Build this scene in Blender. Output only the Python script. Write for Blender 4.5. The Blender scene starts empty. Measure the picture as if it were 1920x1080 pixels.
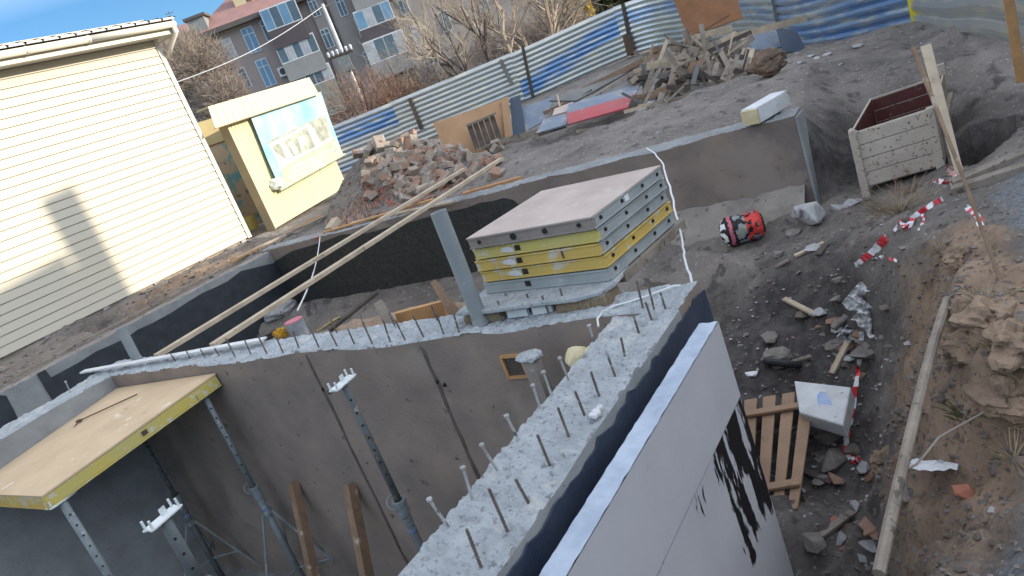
import bpy, math, random
from mathutils import Vector, noise, geometry
import numpy as np
random.seed(7)
S = bpy.context.scene
COL = S.collection
# ------------------------------------------------------------------ camera, world, sun, exposure
F_, PI_, RO, YA, H = 1374.54, math.radians(16.2613), math.radians(-20.97775), math.radians(37.43994), 1.5
def _rot(v):
    c, s = math.cos(RO), math.sin(RO); return np.array([c*v[0]-s*v[1], s*v[0]+c*v[1], v[2]])
_up = _rot([0, -math.cos(PI_), -math.sin(PI_)]); _fw = _rot([0, -math.sin(PI_), math.cos(PI_)]); _rt = _rot([1, 0, 0])
M3 = np.array([_fw*math.cos(YA)+_rt*math.sin(YA), _fw*math.cos(YA-math.pi/2)+_rt*math.sin(YA-math.pi/2), _up])
cam_d = bpy.data.cameras.new('camera'); cam = bpy.data.objects.new('camera', cam_d); COL.objects.link(cam); S.camera = cam
cam_d.sensor_width = 36; cam_d.lens = F_/1920*36; cam_d.clip_end = 3000; cam_d.clip_start = .02
from mathutils import Matrix
r, u, b = M3[:, 0], -M3[:, 1], -M3[:, 2]
cam.matrix_world = Matrix(((r[0], u[0], b[0], 0), (r[1], u[1], b[1], 0), (r[2], u[2], b[2], H), (0, 0, 0, 1)))
SUN_EL = math.radians(15); SD = Vector((.5, -.866, 0)).normalized()*math.cos(SUN_EL)+Vector((0, 0, math.sin(SUN_EL)))
W = bpy.data.worlds.new('World'); S.world = W; W.use_nodes = True
nt = W.node_tree; sk = nt.nodes.new('ShaderNodeTexSky'); sk.sky_type = 'NISHITA'; sk.sun_disc = False
sk.sun_elevation = SUN_EL; sk.sun_rotation = math.atan2(SD.x, SD.y); sk.air_density = 1.0; sk.dust_density = .6; sk.ozone_density = 1.6
hs_ = nt.nodes.new('ShaderNodeHueSaturation'); hs_.inputs['Saturation'].default_value = .36; hs_.inputs['Value'].default_value = 1.55      # unseen upper sky greyed and brightened to neutralise and lift the ambient light
cl_ = nt.nodes.new('ShaderNodeHueSaturation'); cl_.inputs['Saturation'].default_value = 1.25; cl_.inputs['Value'].default_value = .45    # clear deep blue lower down
mx_ = nt.nodes.new('ShaderNodeMix'); mx_.data_type = 'RGBA'; tcw = nt.nodes.new('ShaderNodeTexCoord'); sxw = nt.nodes.new('ShaderNodeSeparateXYZ'); mrw = nt.nodes.new('ShaderNodeMapRange'); mrw.inputs[1].default_value = .22; mrw.inputs[2].default_value = .5
tn_ = nt.nodes.new('ShaderNodeMix'); tn_.data_type = 'RGBA'; tn_.blend_type = 'MULTIPLY'; tn_.inputs[0].default_value = 1; tn_.inputs[7].default_value = (.62, .8, 1.0, 1)
nt.links.new(sk.outputs[0], hs_.inputs['Color']); nt.links.new(sk.outputs[0], cl_.inputs['Color']); nt.links.new(tcw.outputs['Generated'], sxw.inputs[0]); nt.links.new(sxw.outputs[2], mrw.inputs[0])
nt.links.new(cl_.outputs[0], tn_.inputs[6]); nt.links.new(tn_.outputs[2], mx_.inputs[6]); nt.links.new(hs_.outputs[0], mx_.inputs[7]); nt.links.new(mrw.outputs[0], mx_.inputs[0])
nt.links.new(mx_.outputs[2], nt.nodes['Background'].inputs[0]); nt.nodes['Background'].inputs[1].default_value = .15
sl = bpy.data.lights.new('sun', 'SUN'); sl.energy = 2.0; sl.angle = math.radians(.5); sl.color = (1, .88, .7)
so = bpy.data.objects.new('sun', sl); COL.objects.link(so); so.rotation_euler = SD.to_track_quat('Z', 'Y').to_euler()
S.view_settings.view_transform = 'Standard'; S.view_settings.look = 'None'; S.view_settings.gamma = 1; S.view_settings.exposure = 1.7
# ------------------------------------------------------------------ measuring helpers: image point + known plane -> point of the place
C0 = Vector((0, 0, H))
def ray(px, py): return Vector(M3 @ np.array([(px-960)/F_, (py-540)/F_, 1.0]))
def AZ(px, py, z=0.): d = ray(px, py); return C0+d*((z-H)/d.z)
def AX(px, py, x): d = ray(px, py); return C0+d*(x/d.x)
def AY(px, py, y): d = ray(px, py); return C0+d*(y/d.y)
def AD(px, py, dist): return C0+ray(px, py)*dist
V = Vector
# ------------------------------------------------------------------ materials
def mat(name, c1, c2=None, scale=6, rough=.85, bump=.3, bscale=None, metal=0, c3=None, c3s=30, c3t=.62, stretch=None, spec=.3, coords='Object', detail=8, c4=None, c4s=3, c4t=.6):
    m = bpy.data.materials.new(name); m.use_nodes = True; n = m.node_tree; N = n.nodes; L = n.links
    B = N['Principled BSDF']; B.inputs['Roughness'].default_value = rough; B.inputs['Metallic'].default_value = metal
    B.inputs['Specular IOR Level'].default_value = spec
    tc = N.new('ShaderNodeTexCoord'); mp = N.new('ShaderNodeMapping'); L.new(tc.outputs[coords], mp.inputs[0])
    if stretch: mp.inputs['Scale'].default_value = stretch
    def nz(sc, det=detail, ro=.6):
        t = N.new('ShaderNodeTexNoise'); t.inputs['Scale'].default_value = sc; t.inputs['Detail'].default_value = det; t.inputs['Roughness'].default_value = ro
        L.new(mp.outputs[0], t.inputs[0]); return t.outputs[0]
    def ramp(src, a, b_):
        r_ = N.new('ShaderNodeMapRange'); r_.inputs[1].default_value = a; r_.inputs[2].default_value = b_; r_.clamp = True; L.new(src, r_.inputs[0]); return r_.outputs[0]
    def mix(f, a, b_):
        x = N.new('ShaderNodeMix'); x.data_type = 'RGBA'; L.new(f, x.inputs[0])
        for s_, v in ((6, a), (7, b_)):
            if isinstance(v, tuple): x.inputs[s_].default_value = (*v, 1)
            else: L.new(v, x.inputs[s_])
        return x.outputs[2]
    c2 = c2 or tuple(v*.75 for v in c1)
    col = mix(ramp(nz(scale), .35, .65), c1, c2)
    if c3: col = mix(ramp(nz(c3s, 4), c3t, c3t+.05), col, c3)
    if c4: col = mix(ramp(nz(c4s, 6), c4t, c4t+.07), col, c4)
    L.new(col, B.inputs['Base Color'])
    if bump:
        bm = N.new('ShaderNodeBump'); bm.inputs['Strength'].default_value = bump; bm.inputs['Distance'].default_value = .02
        L.new(nz(bscale or scale*5, 10, .7), bm.inputs['Height']); L.new(bm.outputs[0], B.inputs['Normal'])
    m['h'] = 1
    return m, n, B, mp, nz, ramp, mix, col
def Mt(*a, **k): return mat(*a, **k)[0]
M = {}
M['concrete_rough'] = Mt('concrete_rough', (.44, .465, .48), (.33, .35, .365), 7, .95, 1.0, 45, c3=(.24, .25, .26), c3s=38, c3t=.58, c4=(.5, .5, .48), c4s=5, c4t=.6)
M['concrete_brown'] = Mt('concrete_brown', (.26, .205, .17), (.165, .137, .12), 1.6, .8, .35, 40, c3=(.09, .075, .066), c3s=9, c3t=.645, c4=(.25, .21, .18), c4s=.9, c4t=.58)
M['membrane'] = Mt('membrane', (.022, .034, .06), (.035, .048, .075), 6, .4, .3, 40, spec=.5)
M['joint_dark'] = Mt('joint_dark', (.075, .06, .052), (.12, .1, .085), 9, .9, .3, 40)
M['damp_dark'] = Mt('damp_dark', (.075, .075, .085), (.11, .1, .1), 5, .8, .3, 40)
M['concrete_grey'] = Mt('concrete_grey', (.27, .28, .28), (.2, .205, .205), 3, .9, .4, 30, c3=(.13, .13, .13), c3s=16, c3t=.66)
M['concrete_dusty'] = Mt('concrete_dusty', (.3, .27, .235), (.2, .18, .16), 4, .95, .8, 25, c3=(.14, .12, .1), c3s=9, c3t=.6)
M['bitumen'] = Mt('bitumen', (.016, .02, .026), (.03, .036, .042), 5, .55, .4, 50, c3=(.06, .06, .055), c3s=40, c3t=.7, spec=.4)
M['bitumen_rough'] = Mt('bitumen_rough', (.012, .013, .012), (.035, .036, .032), 18, .7, 1.4, 22, c3=(.08, .085, .08), c3s=45, c3t=.64, spec=.5)
M['wood_new'] = Mt('wood_new', (.36, .235, .15), (.27, .175, .115), 3, .8, .2, 30, stretch=(1, 1, 1), c3=(.2, .13, .07), c3s=9, c3t=.66)
M['wood_pale'] = Mt('wood_pale', (.5, .41, .3), (.36, .29, .21), 5, .8, .25, 30, c3=(.25, .19, .13), c3s=12, c3t=.64)
M['wood_old'] = Mt('wood_old', (.28, .24, .195), (.18, .15, .12), 6, .9, .4, 40, c3=(.1, .085, .07), c3s=14, c3t=.6)
M['wood_dark'] = Mt('wood_dark', (.1, .08, .065), (.06, .05, .045), 6, .9, .4, 40)
M['wood_brown'] = Mt('wood_brown', (.26, .17, .11), (.16, .11, .075), 6, .85, .3, 40, c3=(.36, .3, .24), c3s=10, c3t=.62)
M['wood_orange'] = Mt('wood_orange', (.48, .26, .11), (.34, .19, .09), 5, .8, .2, 40)
M['ply_tan'] = Mt('ply_tan', (.56, .42, .27), (.47, .35, .225), 2.5, .75, .15, 50, c3=(.66, .56, .44), c3s=7, c3t=.64, c4=(.32, .24, .16), c4s=5, c4t=.68)
M['ply_grey'] = Mt('ply_grey', (.46, .38, .33), (.37, .3, .265), 3, .8, .2, 30, c3=(.46, .4, .36), c3s=9, c3t=.62)
M['ply_brown'] = Mt('ply_brown', (.22, .1, .045), (.16, .075, .035), 3, .8, .1, 30)
M['ply_orange'] = Mt('ply_orange', (.4, .24, .13), (.3, .18, .1), 2, .8, .1, 30)
M['yellow_paint'] = Mt('yellow_paint', (.52, .37, .09), (.44, .31, .09), 4, .6, .15, 40, c3=(.46, .41, .33), c3s=9, c3t=.55, c4=(.16, .11, .06), c4s=22, c4t=.68, spec=.4)
M['yellow_dusty'] = Mt('yellow_dusty', (.46, .4, .15), (.5, .4, .1), 3, .6, .15, 40, c3=(.5, .47, .4), c3s=14, c3t=.6, c4=(.2, .16, .1), c4s=20, c4t=.68)
M['steel_frame'] = Mt('steel_frame', (.32, .345, .34), (.24, .26, .26), 4, .6, .2, 40, c3=(.36, .37, .36), c3s=18, c3t=.62, c4=(.14, .11, .09), c4s=14, c4t=.68, spec=.4)
M['steel_brownish'] = Mt('steel_brownish', (.26, .225, .2), (.2, .175, .155), 4, .7, .2, 40, c3=(.32, .3, .28), c3s=18, c3t=.64)
M['steel'] = Mt('steel', (.2, .235, .245), (.13, .15, .155), 6, .6, .2, 40, c3=(.3, .3, .28), c3s=16, c3t=.62, spec=.5)
M['steel_dull'] = Mt('steel_dull', (.115, .13, .135), (.08, .085, .085), 6, .7, .2, 40, c3=(.22, .2, .17), c3s=12, c3t=.62, c4=(.12, .06, .035), c4s=9, c4t=.64)
M['rust'] = Mt('rust', (.14, .085, .055), (.09, .06, .045), 12, .85, .4, 60)
M['rebar'] = Mt('rebar', (.16, .13, .11), (.1, .08, .07), 20, .85, .4, 90, c3=(.3, .3, .3), c3s=30, c3t=.58)
M['galv_white'] = Mt('galv_white', (.62, .65, .65), (.5, .53, .53), 8, .5, .15, 40, c3=(.33, .33, .32), c3s=25, c3t=.66)
M['pipe_grey'] = Mt('pipe_grey', (.235, .26, .265), (.2, .22, .225), 4, .6, .1, 30, c3=(.34, .34, .33), c3s=16, c3t=.66)
M['insul'] = Mt('insul', (.42, .415, .43), (.36, .355, .37), 1.2, .75, .12, 30, c3=(.3, .29, .3), c3s=9, c3t=.7)
M['insul_edge'] = Mt('insul_edge', (.42, .48, .56), (.3, .35, .43), 6, .8, .5, 60)
M['white_dirty'] = Mt('white_dirty', (.62, .63, .63), (.5, .5, .5), 5, .7, .3, 40, c3=(.3, .28, .26), c3s=16, c3t=.64)
M['cart_paint'] = Mt('cart_paint', (.5, .435, .36), (.4, .345, .285), 4, .7, .25, 30, c3=(.13, .08, .055), c3s=34, c3t=.6, c4=(.24, .17, .12), c4s=9, c4t=.62)
M['cart_red'] = Mt('cart_red', (.13, .035, .03), (.08, .03, .027), 5, .7, .3, 30, c3=(.18, .12, .1), c3s=14, c3t=.62)
M['stone'] = Mt('stone', (.25, .225, .2), (.14, .128, .115), 8, .95, .6, 40)
M['stone_pale'] = Mt('stone_pale', (.42, .42, .42), (.28, .27, .26), 7, .95, .6, 40, c3=(.14, .13, .12), c3s=12, c3t=.6)
M['tan_earth'] = Mt('tan_earth', (.33, .235, .16), (.2, .145, .105), 6, .97, 1.0, 25, c3=(.12, .09, .07), c3s=14, c3t=.6)
M['clod_earth'] = Mt('clod_earth', (.2, .165, .14), (.12, .1, .088), 6, .97, .8, 40)
M['brick'] = Mt('brick', (.31, .175, .12), (.25, .18, .14), 4, .95, .5, 40, c3=(.32, .29, .25), c3s=7, c3t=.54)
M['brick_dusty'] = Mt('brick_dusty', (.33, .27, .22), (.25, .2, .16), 4, .95, .5, 40, c3=(.33, .3, .26), c3s=8, c3t=.55)
M['gravel'] = Mt('gravel', (.27, .25, .23), (.16, .15, .14), 9, .95, .4, 40)
M['red_chip'] = Mt('red_chip', (.4, .15, .09), (.3, .13, .09), 9, .95, .4, 40)
M['siding_gap'] = Mt('siding_gap', (.47, .42, .33), None, 1, .9, 0)
M['siding'] = Mt('siding', (.54, .495, .4), (.51, .465, .37), .35, .55, .12, 3, c3=(.45, .41, .33), c3s=3, c3t=.72)
M['cream_trim'] = Mt('cream_trim', (.66, .62, .53), (.62, .58, .49), 4, .5, .05, 20)
M['kiosk'] = Mt('kiosk', (.62, .57, .36), (.58, .53, .33), 1.5, .5, .05, 20)
M['kiosk_gap'] = Mt('kiosk_gap', (.36, .31, .15), None, 2, .6, 0)
M['kiosk_shaded'] = Mt('kiosk_shaded', (.4, .31, .18), (.33, .26, .16), 2, .7, .2, 20)  # darker kiosk colour with the shade of the side walls painted in
M['roof_dark'] = Mt('roof_dark', (.09, .07, .075), (.14, .1, .09), 3, .8, .3, 20)
M['roof_red'] = Mt('roof_red', (.3, .17, .155), (.25, .145, .135), 1.5, .8, .2, 10)
M['apt_wall'] = Mt('apt_wall', (.3, .255, .24), (.26, .22, .21), .3, .9, .3, 5)
M['apt_wall2'] = Mt('apt_wall2', (.29, .265, .25), (.255, .235, .225), .3, .9, .3, 5)
M['apt_grey'] = Mt('apt_grey', (.25, .26, .265), (.21, .22, .225), .6, .9, .1, 5)
M['apt_green'] = Mt('apt_green', (.19, .25, .24), (.17, .22, .215), .6, .9, .1, 5)
M['apt_dark'] = Mt('apt_dark', (.085, .075, .085), (.07, .062, .07), .6, .8, .1, 5)
M['apt_cream'] = Mt('apt_cream', (.6, .52, .33), (.5, .42, .27), .6, .8, .1, 5)
M['apt_roofgrey'] = Mt('apt_roofgrey', (.12, .105, .1), (.095, .085, .085), 1, .8, .1, 5)
M['frame_white'] = Mt('frame_white', (.62, .64, .68), (.55, .57, .6), 2, .5, 0)
M['glass'] = Mt('glass', (.09, .13, .17), (.06, .085, .11), .5, .12, 0, spec=.8)
M['glass_sky'] = Mt('glass_sky', (.14, .26, .4), (.1, .19, .3), .5, .12, 0, spec=.8)  # blue sky reflection painted into the pane colour
M['curtain'] = Mt('curtain', (.4, .43, .46), (.28, .3, .33), 2, .5, 0)
M['bark_pale'] = Mt('bark_pale', (.42, .35, .27), (.25, .2, .16), 5, .95, .5, 20)
M['bark_dark'] = Mt('bark_dark', (.12, .1, .09), (.075, .06, .055), 4, .95, .4, 20)
M['twig_grey'] = Mt('twig_grey', (.3, .25, .21), (.2, .165, .145), 3, .95, 0)
M['twig_red'] = Mt('twig_red', (.36, .22, .15), (.24, .16, .12), 2, .95, 0)
M['leaf_yellow'] = Mt('leaf_yellow', (.62, .45, .05), (.4, .3, .05), 2, .8, 0)
M['leaf_olive'] = Mt('leaf_olive', (.09, .1, .035), (.05, .06, .025), 1, .8, 0)
M['straw'] = Mt('straw', (.32, .25, .16), (.2, .155, .105), 5, .9, .1)
M['black'] = Mt('black', (.012, .012, .013), (.02, .02, .02), 5, .7, .1)
M['rubber'] = Mt('rubber', (.02, .021, .022), (.035, .035, .035), 8, .6, .2)
M['red_plastic'] = Mt('red_plastic', (.6, .05, .04), (.5, .05, .05), 5, .5, .1)
M['pink_plastic'] = Mt('pink_plastic', (.5, .12, .16), (.42, .12, .15), 5, .5, .1)
M['white_plastic'] = Mt('white_plastic', (.72, .72, .72), (.6, .6, .6), 6, .5, .2)
M['blue_paint'] = Mt('blue_paint', (.1, .16, .3), (.15, .19, .28), 3, .6, .2, c3=(.25, .26, .28), c3s=6, c3t=.58)
M['blue_board'] = Mt('blue_board', (.15, .19, .25), (.22, .24, .27), 3, .8, .2, c3=(.3, .3, .3), c3s=5, c3t=.58)
M['red_board'] = Mt('red_board', (.42, .08, .09), (.33, .11, .11), 3, .8, .2, c3=(.34, .2, .2), c3s=6, c3t=.62)
M['dark_panel'] = Mt('dark_panel', (.045, .065, .1), (.06, .075, .1), 2, .5, .1)
M['slate'] = Mt('slate', (.19, .19, .18), (.14, .14, .135), 3, .9, .3)
M['yellow_post'] = Mt('yellow_post', (.62, .52, .03), (.5, .42, .04), 4, .6, .1)
M['foam'] = Mt('foam', (.62, .55, .36), (.5, .42, .25), 12, .9, .8, 30)
M['orange_net'] = Mt('orange_net', (.65, .36, .03), (.55, .3, .03), 12, .7, .2)
M['can'] = Mt('can', (.2, .22, .24), (.35, .36, .37), 8, .5, .2, c3=(.45, .12, .1), c3s=10, c3t=.62)
M['cable'] = Mt('cable', (.66, .67, .68), (.6, .6, .6), 20, .5, 0)
M['caster'] = Mt('caster', (.3, .26, .22), (.25, .22, .19), 1, .9, .1)
# banner: a washed-out print of a white building under blue sky
def banner_mat():
    m, n, B, mp, nz, ramp, mix, col = mat('banner_print', (.55, .75, .85), (.75, .82, .82), 1.5, .6, .15, 6)
    return m
M['banner_sky'] = Mt('banner_sky', (.2, .43, .52), (.44, .56, .58), .9, .6, .2, 3)
M['banner_white'] = Mt('banner_white', (.58, .6, .54), (.48, .53, .48), 2, .6, .2, 3)
M['banner_dark'] = Mt('banner_dark', (.22, .23, .19), (.4, .41, .34), 5, .6, .2, 3)
M['banner_green'] = Mt('banner_green', (.3, .36, .26), (.46, .48, .38), 2.5, .6, .2, 3, c3=(.2, .3, .2), c3s=4, c3t=.62)
# red-and-white tape: stripes along its own length (UV)
def tape_mat():
    m = bpy.data.materials.new('hazard_tape'); m.use_nodes = True; N = m.node_tree.nodes; L = m.node_tree.links; B = N['Principled BSDF']
    uv = N.new('ShaderNodeTexCoord'); sp = N.new('ShaderNodeSeparateXYZ'); L.new(uv.outputs['UV'], sp.inputs[0])
    fr = N.new('ShaderNodeMath'); fr.operation = 'FRACT'; L.new(sp.outputs[0], fr.inputs[0])
    gt = N.new('ShaderNodeMath'); gt.operation = 'GREATER_THAN'; gt.inputs[1].default_value = .5; L.new(fr.outputs[0], gt.inputs[0])
    x = N.new('ShaderNodeMix'); x.data_type = 'RGBA'; x.inputs[6].default_value = (.62, .62, .64, 1); x.inputs[7].default_value = (.55, .03, .04, 1)
    L.new(gt.outputs[0], x.inputs[0]); L.new(x.outputs[2], B.inputs['Base Color']); B.inputs['Roughness'].default_value = .4; return m
M['tape'] = tape_mat()
# corrugated fence metal: galvanised with blue zones stretched along the sheets (UV: x along, y up, metres)
def fence_mat():
    m = bpy.data.materials.new('fence_metal'); m.use_nodes = True; N = m.node_tree.nodes; L = m.node_tree.links; B = N['Principled BSDF']
    uv = N.new('ShaderNodeTexCoord'); at = N.new('ShaderNodeAttribute'); at.attribute_name = 'tint'
    mp = N.new('ShaderNodeMapping'); mp.inputs['Scale'].default_value = (.35, 2.2, 1); L.new(uv.outputs['UV'], mp.inputs[0])
    nz = N.new('ShaderNodeTexNoise'); nz.inputs['Scale'].default_value = 1.0; nz.inputs['Detail'].default_value = 5; L.new(mp.outputs[0], nz.inputs[0])
    ad = N.new('ShaderNodeMath'); ad.operation = 'ADD'; L.new(nz.outputs[0], ad.inputs[0]); L.new(at.outputs['Fac'], ad.inputs[1])
    mr = N.new('ShaderNodeMapRange'); mr.inputs[1].default_value = .72; mr.inputs[2].default_value = 1.1; L.new(ad.outputs[0], mr.inputs[0])
    x = N.new('ShaderNodeMix'); x.data_type = 'RGBA'; x.inputs[6].default_value = (.5, .52, .5, 1); x.inputs[7].default_value = (.17, .31, .54, 1); L.new(mr.outputs[0], x.inputs[0])
    n2 = N.new('ShaderNodeTexNoise'); n2.inputs['Scale'].default_value = 3; n2.inputs['Detail'].default_value = 6; L.new(mp.outputs[0], n2.inputs[0])
    r2 = N.new('ShaderNodeMapRange'); r2.inputs[1].default_value = .5; r2.inputs[2].default_value = .75; L.new(n2.outputs[0], r2.inputs[0])
    y = N.new('ShaderNodeMix'); y.data_type = 'RGBA'; y.inputs[7].default_value = (.75, .7, .52, 1); L.new(x.outputs[2], y.inputs[6]); L.new(r2.outputs[0], y.inputs[0])  # warm cream patches paint sunlit reflections into the metal colour
    L.new(y.outputs[2], B.inputs['Base Color']); B.inputs['Metallic'].default_value = .7; B.inputs['Roughness'].default_value = .28; return m
M['fence'] = fence_mat()
# insulation with brushed black smears (object coordinates, metres)
def smear_mat():
    m, n, B, mp, nz, ramp, mix, col = mat('insul_smeared', (.41, .405, .42), (.35, .345, .36), 1.2, .7, .12, 30)
    N, L = n.nodes, n.links
    tc = N.new('ShaderNodeTexCoord'); m2 = N.new('ShaderNodeMapping'); m2.inputs['Rotation'].default_value = (0, math.radians(12), 0); m2.inputs['Scale'].default_value = (9, 1, 2.2)
    L.new(tc.outputs['Object'], m2.inputs[0]); t = N.new('ShaderNodeTexNoise'); t.inputs['Scale'].default_value = 1.5; t.inputs['Detail'].default_value = 7; t.inputs['Roughness'].default_value = .6; L.new(m2.outputs[0], t.inputs[0])
    at = N.new('ShaderNodeAttribute'); at.attribute_name = 'smear'
    ad = N.new('ShaderNodeMath'); ad.operation = 'ADD'; L.new(t.outputs[0], ad.inputs[0]); L.new(at.outputs['Fac'], ad.inputs[1])
    f = ramp(ad.outputs[0], 1.0, 1.035)
    L.new(mix(f, col, (.008, .009, .011)), B.inputs['Base Color'])
    rr = N.new('ShaderNodeMapRange'); rr.inputs[3].default_value = .7; rr.inputs[4].default_value = .4; L.new(f, rr.inputs[0]); L.new(rr.outputs[0], B.inputs['Roughness'])
    return m
M['smear'] = smear_mat()
def soil_mat():
    m, n, B, mp, nz, ramp, mix, col = mat('soil', (.225, .198, .176), (.14, .123, .11), 1.3, .97, 1.0, 7, c3=(.34, .32, .3), c3s=26, c3t=.61, c4=(.1, .088, .08), c4s=4.5, c4t=.57)
    N, L = n.nodes, n.links
    at = N.new('ShaderNodeAttribute'); at.attribute_name = 'tan'
    tanc = mix(ramp(nz(5), .35, .65), (.34, .24, .165), (.22, .155, .11)); tanc = mix(ramp(nz(28), .55, .62), tanc, (.16, .115, .085))
    f = N.new('ShaderNodeMath'); f.operation = 'ADD'; L.new(at.outputs['Fac'], f.inputs[0]); L.new(nz(3), f.inputs[1])
    a2 = N.new('ShaderNodeAttribute'); a2.attribute_name = 'grey'
    g = N.new('ShaderNodeMath'); g.operation = 'ADD'; L.new(a2.outputs['Fac'], g.inputs[0]); L.new(nz(4), g.inputs[1])
    c = mix(ramp(f.outputs[0], .8, 1.1), col, tanc)
    c = mix(ramp(g.outputs[0], .85, 1.1), c, mix(ramp(nz(40), .4, .6), (.22, .225, .235), (.12, .125, .135)))
    a3 = N.new('ShaderNodeAttribute'); a3.attribute_name = 'damp_dark'  # damp soil of the pit slopes, plus shade painted into the hole
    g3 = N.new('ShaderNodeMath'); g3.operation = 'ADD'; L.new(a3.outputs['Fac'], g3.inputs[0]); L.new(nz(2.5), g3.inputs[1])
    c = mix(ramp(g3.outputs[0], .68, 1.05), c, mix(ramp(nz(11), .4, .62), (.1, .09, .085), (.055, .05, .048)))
    L.new(c, B.inputs['Base Color']); n.nodes['Bump'].inputs['Distance'].default_value = .05
    return m
M['soil'] = soil_mat()
# ------------------------------------------------------------------ mesh builder
class MB:
    def __init__(s): s.v = []; s.f = []; s.uv = {}
    def add(s, vs, fs):
        k = len(s.v); s.v += [tuple(v) for v in vs]; s.f += [tuple(i+k for i in f) for f in fs]; return k
    def box8(s, p): s.add(p, [(0, 3, 2, 1), (4, 5, 6, 7), (0, 1, 5, 4), (1, 2, 6, 5), (2, 3, 7, 6), (3, 0, 4, 7)])
    def box(s, a, b_):
        (x0, y0, z0), (x1, y1, z1) = a, b_; s.box8([(x0, y0, z0), (x1, y0, z0), (x1, y1, z0), (x0, y1, z0), (x0, y0, z1), (x1, y0, z1), (x1, y1, z1), (x0, y1, z1)])
    def beam(s, p0, p1, w, t, up=V((0, 0, 1)), w1=None):
        p0, p1 = V(p0), V(p1); d = (p1-p0).normalized(); sd = d.cross(V(up))
        if sd.length < 1e-4: sd = d.cross(V((1, 0, 0)))
        sd.normalize(); n = sd.cross(d).normalized(); w1 = w1 or w
        q = []
        for n_ in (-.5, .5):
            q += [p0-sd*w/2+n*t*n_, p1-sd*w1/2+n*t*n_, p1+sd*w1/2+n*t*n_, p0+sd*w/2+n*t*n_]
        s.box8([q[0], q[3], q[2], q[1], q[4], q[7], q[6], q[5]])
    def plate(s, c, t):       # quad of 4 corners given a thickness
        c = [V(p) for p in c]; n = (c[1]-c[0]).cross(c[3]-c[0]).normalized()*t/2
        s.box8([p-n for p in c]+[p+n for p in c])
    def tube(s, pts, rad, n=8, cap=True):
        pts = [V(p) for p in pts]; R = rad if isinstance(rad, (list, tuple)) else [rad]*len(pts)
        k0 = len(s.v); ref = V((0, 0, 1)); t0 = (pts[1]-pts[0]).normalized()
        if abs(t0.z) > .9: ref = V((1, 0, 0))
        a = t0.cross(ref).normalized()
        for i, p in enumerate(pts):
            t = (pts[min(i+1, len(pts)-1)]-pts[max(i-1, 0)]).normalized(); a = (a-t*a.dot(t)).normalized(); b_ = t.cross(a)
            for j in range(n):
                th = 2*math.pi*j/n; s.v.append(tuple(p+(a*math.cos(th)+b_*math.sin(th))*R[i]))
        for i in range(len(pts)-1):
            for j in range(n):
                s.f.append((k0+i*n+j, k0+i*n+(j+1) % n, k0+(i+1)*n+(j+1) % n, k0+(i+1)*n+j))
        if cap:
            s.f.append(tuple(k0+j for j in range(n))[::-1]); s.f.append(tuple(k0+(len(pts)-1)*n+j for j in range(n)))
    def ring(s, c, ax, R, r_, n=16, m=6):
        c, ax = V(c), V(ax).normalized(); a = ax.orthogonal().normalized(); b_ = ax.cross(a)
        s.tube([c+(a*math.cos(2*math.pi*i/n)+b_*math.sin(2*math.pi*i/n))*R for i in range(n+1)], r_, m, False)
    def cyl(s, p0, p1, r0, r1=None, n=16): s.tube([p0, p1], [r0, r1 if r1 is not None else r0], n)
    def prism(s, pts, off):   # planar polygon extruded by vector off
        pts = [V(p) for p in pts]; n = len(pts); off = V(off)
        s.add(pts+[p+off for p in pts], [tuple(range(n))[::-1], tuple(range(n, 2*n))]+[(i, (i+1) % n, (i+1) % n+n, i+n) for i in range(n)])
    def rock(s, c, r_, seed, sub=2, sq=(1, 1, 1), rough=.35):
        import bmesh
        bm = bmesh.new(); bmesh.ops.create_icosphere(bm, subdivisions=sub, radius=1)
        o = V((seed*3.1, seed*1.7, seed*.9)); a = random.random()*6.28
        for v in bm.verts:
            d = v.co.normalized(); q = noise.cell(d*1.6+o)*.25+noise.noise(d*1.5+o)*.6+noise.noise(d*4+o)*.25
            k = 1+q*rough; x, y, z = d.x*k*r_*sq[0], d.y*k*r_*sq[1], d.z*k*r_*sq[2]
            v.co = V((x*math.cos(a)-y*math.sin(a), x*math.sin(a)+y*math.cos(a), z))+V(c)
        bm.verts.ensure_lookup_table(); s.add([v.co for v in bm.verts], [tuple(v.index for v in f.verts) for f in bm.faces]); bm.free()
    def stone(s, c, r_, seed, sq=(1, 1, 1), n=13):
        import bmesh
        rd = random.Random(int(seed*7919)+5); bm = bmesh.new(); a = rd.random()*6.28
        for k in range(n):
            d = V([rd.gauss(0, 1) for _ in range(3)]).normalized()*rd.uniform(.75, 1.1); bm.verts.new((d.x*r_*sq[0]*math.cos(a)-d.y*r_*sq[1]*math.sin(a)+c[0], d.x*r_*sq[0]*math.sin(a)+d.y*r_*sq[1]*math.cos(a)+c[1], d.z*r_*sq[2]+c[2]))
        q = bmesh.ops.convex_hull(bm, input=bm.verts); bmesh.ops.delete(bm, geom=[v for v in bm.verts if not v.link_faces], context='VERTS'); bm.verts.ensure_lookup_table(); bm.verts.index_update()
        s.add([v.co for v in bm.verts], [tuple(v.index for v in f.verts) for f in bm.faces]); bm.free()
    def grid(s, fn, nu, nv):
        k = len(s.v)
        for i in range(nu+1):
            for j in range(nv+1): s.v.append(tuple(fn(i/nu, j/nv)))
        for i in range(nu):
            for j in range(nv):
                a = k+i*(nv+1)+j; s.f.append((a, a+nv+1, a+nv+2, a+1))
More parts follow.
